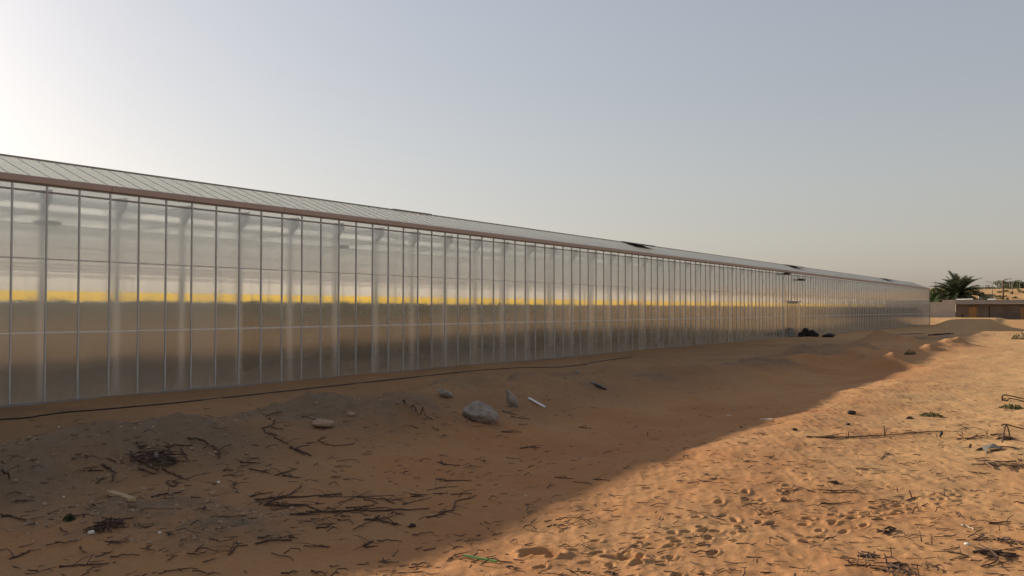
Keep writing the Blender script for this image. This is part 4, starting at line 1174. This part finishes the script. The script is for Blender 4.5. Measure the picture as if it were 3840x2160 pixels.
# arched and bent canes at the right edge
def cane(k, spec, r, label, cat='cane', mat='twig'):
    """spec: (crop x, crop y of its ground foot, height in crop pixels)"""
    pts = []
    for x, y, h in spec:
        q = ground_at(*C(k, x, y)); d = (q - Vector((0, 0, CAM_H))).length; s = C(k, 1, 0)[0] - C(k, 0, 0)[0]
        q.z += h * s * d / FPX; pts.append(q)
    dense = []
    for i in range(len(pts) - 1):
        p0 = pts[max(i-1, 0)]; p1 = pts[i]; p2 = pts[i+1]; p3 = pts[min(i+2, len(pts)-1)]
        for t in (0, .25, .5, .75):
            dense.append(.5 * ((2*p1) + (p2-p0)*t + (2*p0-5*p1+4*p2-p3)*t*t + (3*p1-p0-3*p2+p3)*t**3))
    dense.append(pts[-1])
    mb = MB(); rough_tube(mb, dense, r, 6, .8, .12); o = mb.build('bent_cane', M[mat]); return tag(o, label, cat)
cane('G', [(2095, 1050, 0), (2130, 1010, 130), (2180, 980, 265), (2230, 960, 180), (2262, 940, 10)], .017, 'arched cane stuck in the sand near the right edge')
cane('G', [(2080, 960, 245), (2180, 950, 255), (2350, 950, 215), (2571, 950, 170), (2750, 950, 120)], .016, 'long cane resting on top of the arched one')
cane('G', [(2175, 130, 35), (2100, 135, 25), (2100, 135, 2), (2200, 135, 12)], .018, 'short hooked end of the bent pipe at the right edge')
cane('G', [(2095, 135, 10), (2092, 135, 70), (2140, 135, 110), (2300, 135, 90), (2571, 135, 35), (2700, 135, 0)], .020, 'bent dark pipe curving up at the right edge')
cane('G', [(2195, 150, 0), (2230, 140, 35), (2300, 140, 45), (2571, 155, 10), (2700, 160, 0)], .018, 'lower bent pipe just under the curved one')
cane('G', [(1525, 1228, 0), (1640, 1200, 22), (2000, 1190, 40), (2250, 1190, 38), (2410, 1172, 0)], .018, 'stick lifted off the sand over a grey film scrap', 'stick')
# grey film scrap under the stick
q = [ground_at(*C('G', *p)) for p in ((1640, 1195), (1740, 1300), (1790, 1245), (2100, 1205), (1900, 1190))]
mb = MB(); up = [.06, .0, .05, .02, .1]
n0 = len(q); mb.v = [(p.x, p.y, p.z + u + .012) for p, u in zip(q, up)] + [(p.x, p.y, p.z + u + .004) for p, u in zip(q, up)]
mb.f = [tuple(range(n0)), tuple(reversed(range(n0, 2*n0)))] + [(i, n0 + i, n0 + (i+1) % n0, (i+1) % n0) for i in range(n0)]
tag(mb.build('film_scrap', M['sheet']), 'grey crumpled film scrap under the lifted stick, right', 'film scrap')
# dark scrap hanging at the end of the long stick
q = ground_at(*C('G', 745, 955)); 
mb = MB(); d = (q - Vector((0, 0, CAM_H))).length; s_ = .1711 * d / FPX
rt = Vector((math.cos(YAW), math.sin(YAW), 0))
mb.tube([q + rt * (0*s_), q + rt * (-2*s_) + Vector((0,0,45*s_)), q + rt*(8*s_) + Vector((0,0,75*s_)), q + rt*(22*s_) + Vector((0,0,115*s_)), q + rt*(18*s_) + Vector((0,0,148*s_))], [6*s_, 12*s_, 26*s_, 30*s_, 12*s_], 7)
mb.tube([q + rt*(2*s_) + Vector((0,0,62*s_)), q + rt*(-38*s_) + Vector((0,0,35*s_))], [14*s_, 5*s_], 5)
tag(mb.build('dark_scrap', M['black'], smooth=True), 'small dark scrap hanging at the right end of the long stick', 'scrap')

# brush heaps
def heap(k, c, w, hgt, n, label, mat='twig', name='brush_heap'):
    q = ground_at(*C(k, *c)); d = (q - Vector((0, 0, CAM_H))).length; s = (C(k, 1, 0)[0] - C(k, 0, 0)[0]) * d / FPX
    W = w * s / 2; mb = MB()
    for _ in range(n):
        a = random.uniform(0, 6.28); rr_ = W * math.sqrt(random.random()) * .8
        cx, cy = q.x + math.cos(a) * rr_, q.y + math.sin(a) * rr_
        b = random.uniform(0, 6.28); l = W * random.uniform(.3, .9)
        z = zat(cx, cy) + random.random() ** 2 * hgt * s * (1 - rr_ / W * .7)
        dv = Vector((math.cos(b) * l, math.sin(b) * l, random.uniform(-.25, .25) * hgt * s))
        m = Vector((cx, cy, z)); bend = Vector((random.uniform(-.1, .1) * l, random.uniform(-.1, .1) * l, random.uniform(0, .12) * l))
        rough_tube(mb, [m - dv, m + bend, m + dv], random.uniform(.006, .014), 4)
    o = mb.build(name, M[mat]); return tag(o, label, 'brush heap')
heap('A', (1300, 500), 300, 90, 48, 'dense heap of dark brushwood on the left of the yard')
heap('A', (900, 1050), 260, 60, 34, 'straggly low heap of fine twigs on dark gravel, bottom left')
heap('A', (1170, 1040), 140, 20, 12, 'sparse twig patch right of the straggly heap', 'twig_light')
heap('D', (2290, 1285), 270, 50, 20, 'heap of dark twigs in the lower right')
heap('D', (2360, 1170), 150, 50, 14, 'spiky knot of twigs above the lower right heap')
heap('D', (1430, 1395), 320, 40, 19, 'twig litter heap at the bottom edge, right of middle')
heap('D', (1390, 1085), 130, 40, 14, 'little tangled knot of twigs amid the footprints')
heap('D', (1210, 1285), 150, 40, 16, 'thin scattered twig knot left of the tall stalks')
heap('D', (970, 690), 110, 25, 12, 'small dark twig knot above the long dark stick, sunlit')
heap('G', (2220, 960), 220, 70, 22, 'brush knot under the arched cane at the right edge')
heap('D', (2330, 545), 320, 40, 20, 'scattered scrubby brush near the right edge', 'twig_light')
heap('A', (1150, 385), 90, 40, 14, 'small dark twig knot above the brush heap')
heap('B', (1410, 1045), 80, 30, 12, 'small curled twig knot right of the thick forked stick')
# grey-green scrub
for k, c, w, h, lab in (('G', (530, 470), 420, 75, 'flat grey-green scrub patch above the long stick'), ('G', (2300, 300), 420, 90, 'thin grey-green scrub patch at the right edge'), ('A', (570, 990), 80, 40, 'small green shoot on dark gravel, left'), ('E', (1410, 410), 110, 50, 'grey-green tuft right of the pale sunlit mound'), ('E', (2540, 250), 150, 60, 'grey-green scrub at the far right edge above the canes')):
    q = ground_at(*C(k, *c)); d = (q - Vector((0, 0, CAM_H))).length; s = (C(k, 1, 0)[0] - C(k, 0, 0)[0]) * d / FPX
    o = empty('scrub', q); tag(o, lab, 'scrub')
    W = w * s / 2; Hh = h * s
    def fn(n, W=W, Hh=Hh):
        a = rng.uniform(0, 6.28, n); r_ = np.sqrt(rng.uniform(0, 1, n))
        return np.column_stack([np.cos(a) * r_ * W, np.sin(a) * r_ * W, rng.uniform(0, 1, n) * Hh * (1 - r_ ** 2) + .01])
    link_mesh('foliage', cards(260, fn, max(.02, W * .1), M['shrub'], 'foliage'), o)
    mb = MB()
    for _ in range(8):
        a = random.uniform(0, 6.28); rough_tube(mb, [(0, 0, 0), (math.cos(a) * W * .7, math.sin(a) * W * .7, Hh * .4)], .008, 4)
    mb.build('stem', M['twig'], o)
q = ground_at(*C('G', 1760, 905)); o = empty('grass_tuft', q); tag(o, 'dry grass tuft fanning up on the dark branch, right', 'grass tuft')
mb = MB()
for _ in range(26):
    a = random.uniform(0, 6.28); l = random.uniform(.09, .19); t = random.uniform(.05, .6)
    mb.tube([(0, 0, 0), (math.cos(a) * t * l * .4, math.sin(a) * t * l * .4, l * .6), (math.cos(a) * t * l, math.sin(a) * t * l, l)], [.004, .003, .001], 3)
mb.build('blades', M['straw'], o)

# small loose twigs: individual ones, sharing a few meshes
tw_me = []
for k in range(14):
    mb = MB(); l = random.uniform(.12, .38); m = 5
    pts = [Vector((l * (i / m - .5), random.uniform(-.03, .03) * (1 + l), .006 + random.uniform(0, .02) + (.05 * math.sin(3.1 * i / m) if k % 4 == 0 else 0))) for i in range(m + 1)]
    rough_tube(mb, pts, random.uniform(.006, .011), 4)
    if k % 2:
        i = random.randrange(1, m); rough_tube(mb, [pts[i], pts[i] + Vector((random.uniform(-.08, .08), random.choice((-1, 1)) * random.uniform(.05, .12), random.uniform(.0, .05)))], .005, 4)
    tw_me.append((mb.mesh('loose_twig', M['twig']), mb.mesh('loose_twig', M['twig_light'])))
LANDMARKS = [((590, 1715), 'the dense brush heap'), ((400, 1980), 'the straggly twig heap on gravel'), ((460, 1870), 'the yellowish slat'), ((1300, 1880), 'the long twig tangle'), ((1200, 1600), 'the flat earth lump'), ((1803, 1560), 'the big grey boulder'), ((2100, 1540), 'the white lath'),
             ((1905, 2100), 'the green reed'), ((2030, 2078), 'the deep pit at the bottom'), ((2430, 1800), 'the straight shadow edge'), ((3290, 1640), 'the long straight stick'), ((3770, 1640), 'the arched cane'), ((3130, 1845), 'the long dark stick in sunlit litter'), ((3740, 2085), 'the lower right twig heap'),
             ((3350, 2135), 'the twig litter heap at the bottom'), ((2700, 2000), 'the trail of footprints'), ((3475, 1555), 'the flat grey-green scrub'), ((150, 1600), 'the left end of the hose'), ((3600, 1780), 'the scrubby brush by the right edge'), ((900, 2100), 'the bottom edge left of the shadow tip')]
def shadow_side(px, py): return py < 2160 - 0.355 * (px - 1319) - 0 if px > 1319 else True
cnt = 0
while cnt < 240:
    px = random.uniform(0, 3840); py = 1500 + 660 * random.random() ** .9
    q = ground_at(px, py)
    if -q.x > 21: continue
    sh = shadow_side(px, py)
    if sh and 2000 < px < 3000 and random.random() < .6: continue
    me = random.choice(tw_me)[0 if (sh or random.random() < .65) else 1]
    o = link_mesh('loose_twig', me, None, (q.x, q.y, q.z + .004), (random.uniform(-.08, .08), random.uniform(-.08, .08), YAW + random.gauss(0, .8)))
    lm = min(LANDMARKS, key=lambda m: math.hypot(m[0][0] - px, 2.2 * (m[0][1] - py)))[1]
    tag(o, 'small loose twig on %s sand near %s' % ('shaded' if sh else 'sunlit', lm), 'twig', 'loose twigs near ' + lm + (' in shade' if sh else ' in sun'))
    cnt += 1

# uncountable crumbs: fine twig litter, pebbles, clods
def scatter_xy(n, r0, r1, a=36):
    r = r0 * (r1 / r0) ** rng.uniform(0, 1, n); t = np.radians(rng.uniform(-a, a, n)) + YAW
    return -np.sin(t) * r, np.cos(t) * r
def crumbs(name, n, mat, smin, smax, r1, keep, label, cat):
    x, y = scatter_xy(n * 3, 6.3, r1)
    z, g = terrain(x, y, True)
    ok = (x > WALL_X + .4) & keep(x, y, g)
    x, y, z = x[ok][:n], y[ok][:n], z[ok][:n]; n = len(x)
    base = np.array([(1, 0, -.35), (-.5, .87, -.35), (-.5, -.87, -.35), (.15, .1, .7), (-.55, .3, .35)], float)
    tri = np.array([(0, 1, 3), (1, 4, 3), (1, 2, 4), (2, 3, 4), (2, 0, 3), (0, 2, 1)])
    s = smin * (smax / smin) ** (rng.uniform(0, 1, n) ** 2.2)
    an = rng.uniform(0, 6.28, n); c, s_ = np.cos(an), np.sin(an)
    B = base[None] + rng.uniform(-.25, .25, (n, 5, 3))
    vx = (B[..., 0] * c[:, None] - B[..., 1] * s_[:, None]) * s[:, None] + x[:, None]
    vy = (B[..., 0] * s_[:, None] + B[..., 1] * c[:, None]) * s[:, None] + y[:, None]
    vz = B[..., 2] * s[:, None] * .8 + z[:, None] + s[:, None] * .15
    v = np.stack([vx, vy, vz], -1).reshape(-1, 3)
    f = (tri[None] + (np.arange(n) * 5)[:, None, None]).reshape(-1, 3)
    o = link_mesh(name, np_mesh(name, v, f, mat)); return tag(o, label, cat, None, 'stuff')
crumbs('clods', 6000, M['clod'], .012, .065, 75, lambda x, y, g: (g > .2) | ((rng.uniform(0, 1, len(x)) < .05) & (-x > 9)), 'crumbled earth clods strewn over the spoil ridge', 'clods')
crumbs('pebbles', 900, M['pebble'], .006, .022, 45, lambda x, y, g: (g > .15) | ((rng.uniform(0, 1, len(x)) < .1) & (-x > 7)), 'pale pebbles strewn over the yard', 'pebbles')
def litter(n):
    x, y = scatter_xy(n * 2, 6.3, 34)
    z, g = terrain(x, y, True)
    pr = np.where(-x < 7, .55, .16) + .5 * g + .5 * fbm(x * .6, y * .6, 2, 71)
    ok = (x > WALL_X + 1) & (rng.uniform(0, 1, len(x)) < pr)
    x, y, z = x[ok][:n], y[ok][:n], z[ok][:n]; n = len(x)
    l = rng.uniform(.02, .09, n); w = rng.uniform(.003, .008, n); an = YAW + rng.normal(0, 1.0, n)
    c, s_ = np.cos(an), np.sin(an); tl = rng.uniform(-.15, .4, n) * l
    P0 = np.stack([x - c*l, y - s_*l, z + .004], -1); P1 = np.stack([x + c*l, y + s_*l, z + .006 + np.maximum(tl, 0)], -1)
    nx = np.stack([-s_*w, c*w, 0*w], -1); up = np.stack([0*w, 0*w, w*1.6], -1)
    v = np.stack([P0 - nx, P0 + nx, P0 + up, P1 - nx*.5, P1 + nx*.5, P1 + up*.6], 1).reshape(-1, 3)
    tri = np.array([(0, 2, 5, 3), (2, 1, 4, 5), (1, 0, 3, 4)])
    f = (tri[None] + (np.arange(n) * 6)[:, None, None]).reshape(-1, 4)
    o = link_mesh('twig_litter', np_mesh('twig_litter', v, f, M['twig'])); tag(o, 'fine broken twig litter strewn over the sand', 'litter', None, 'stuff')
litter(4200)
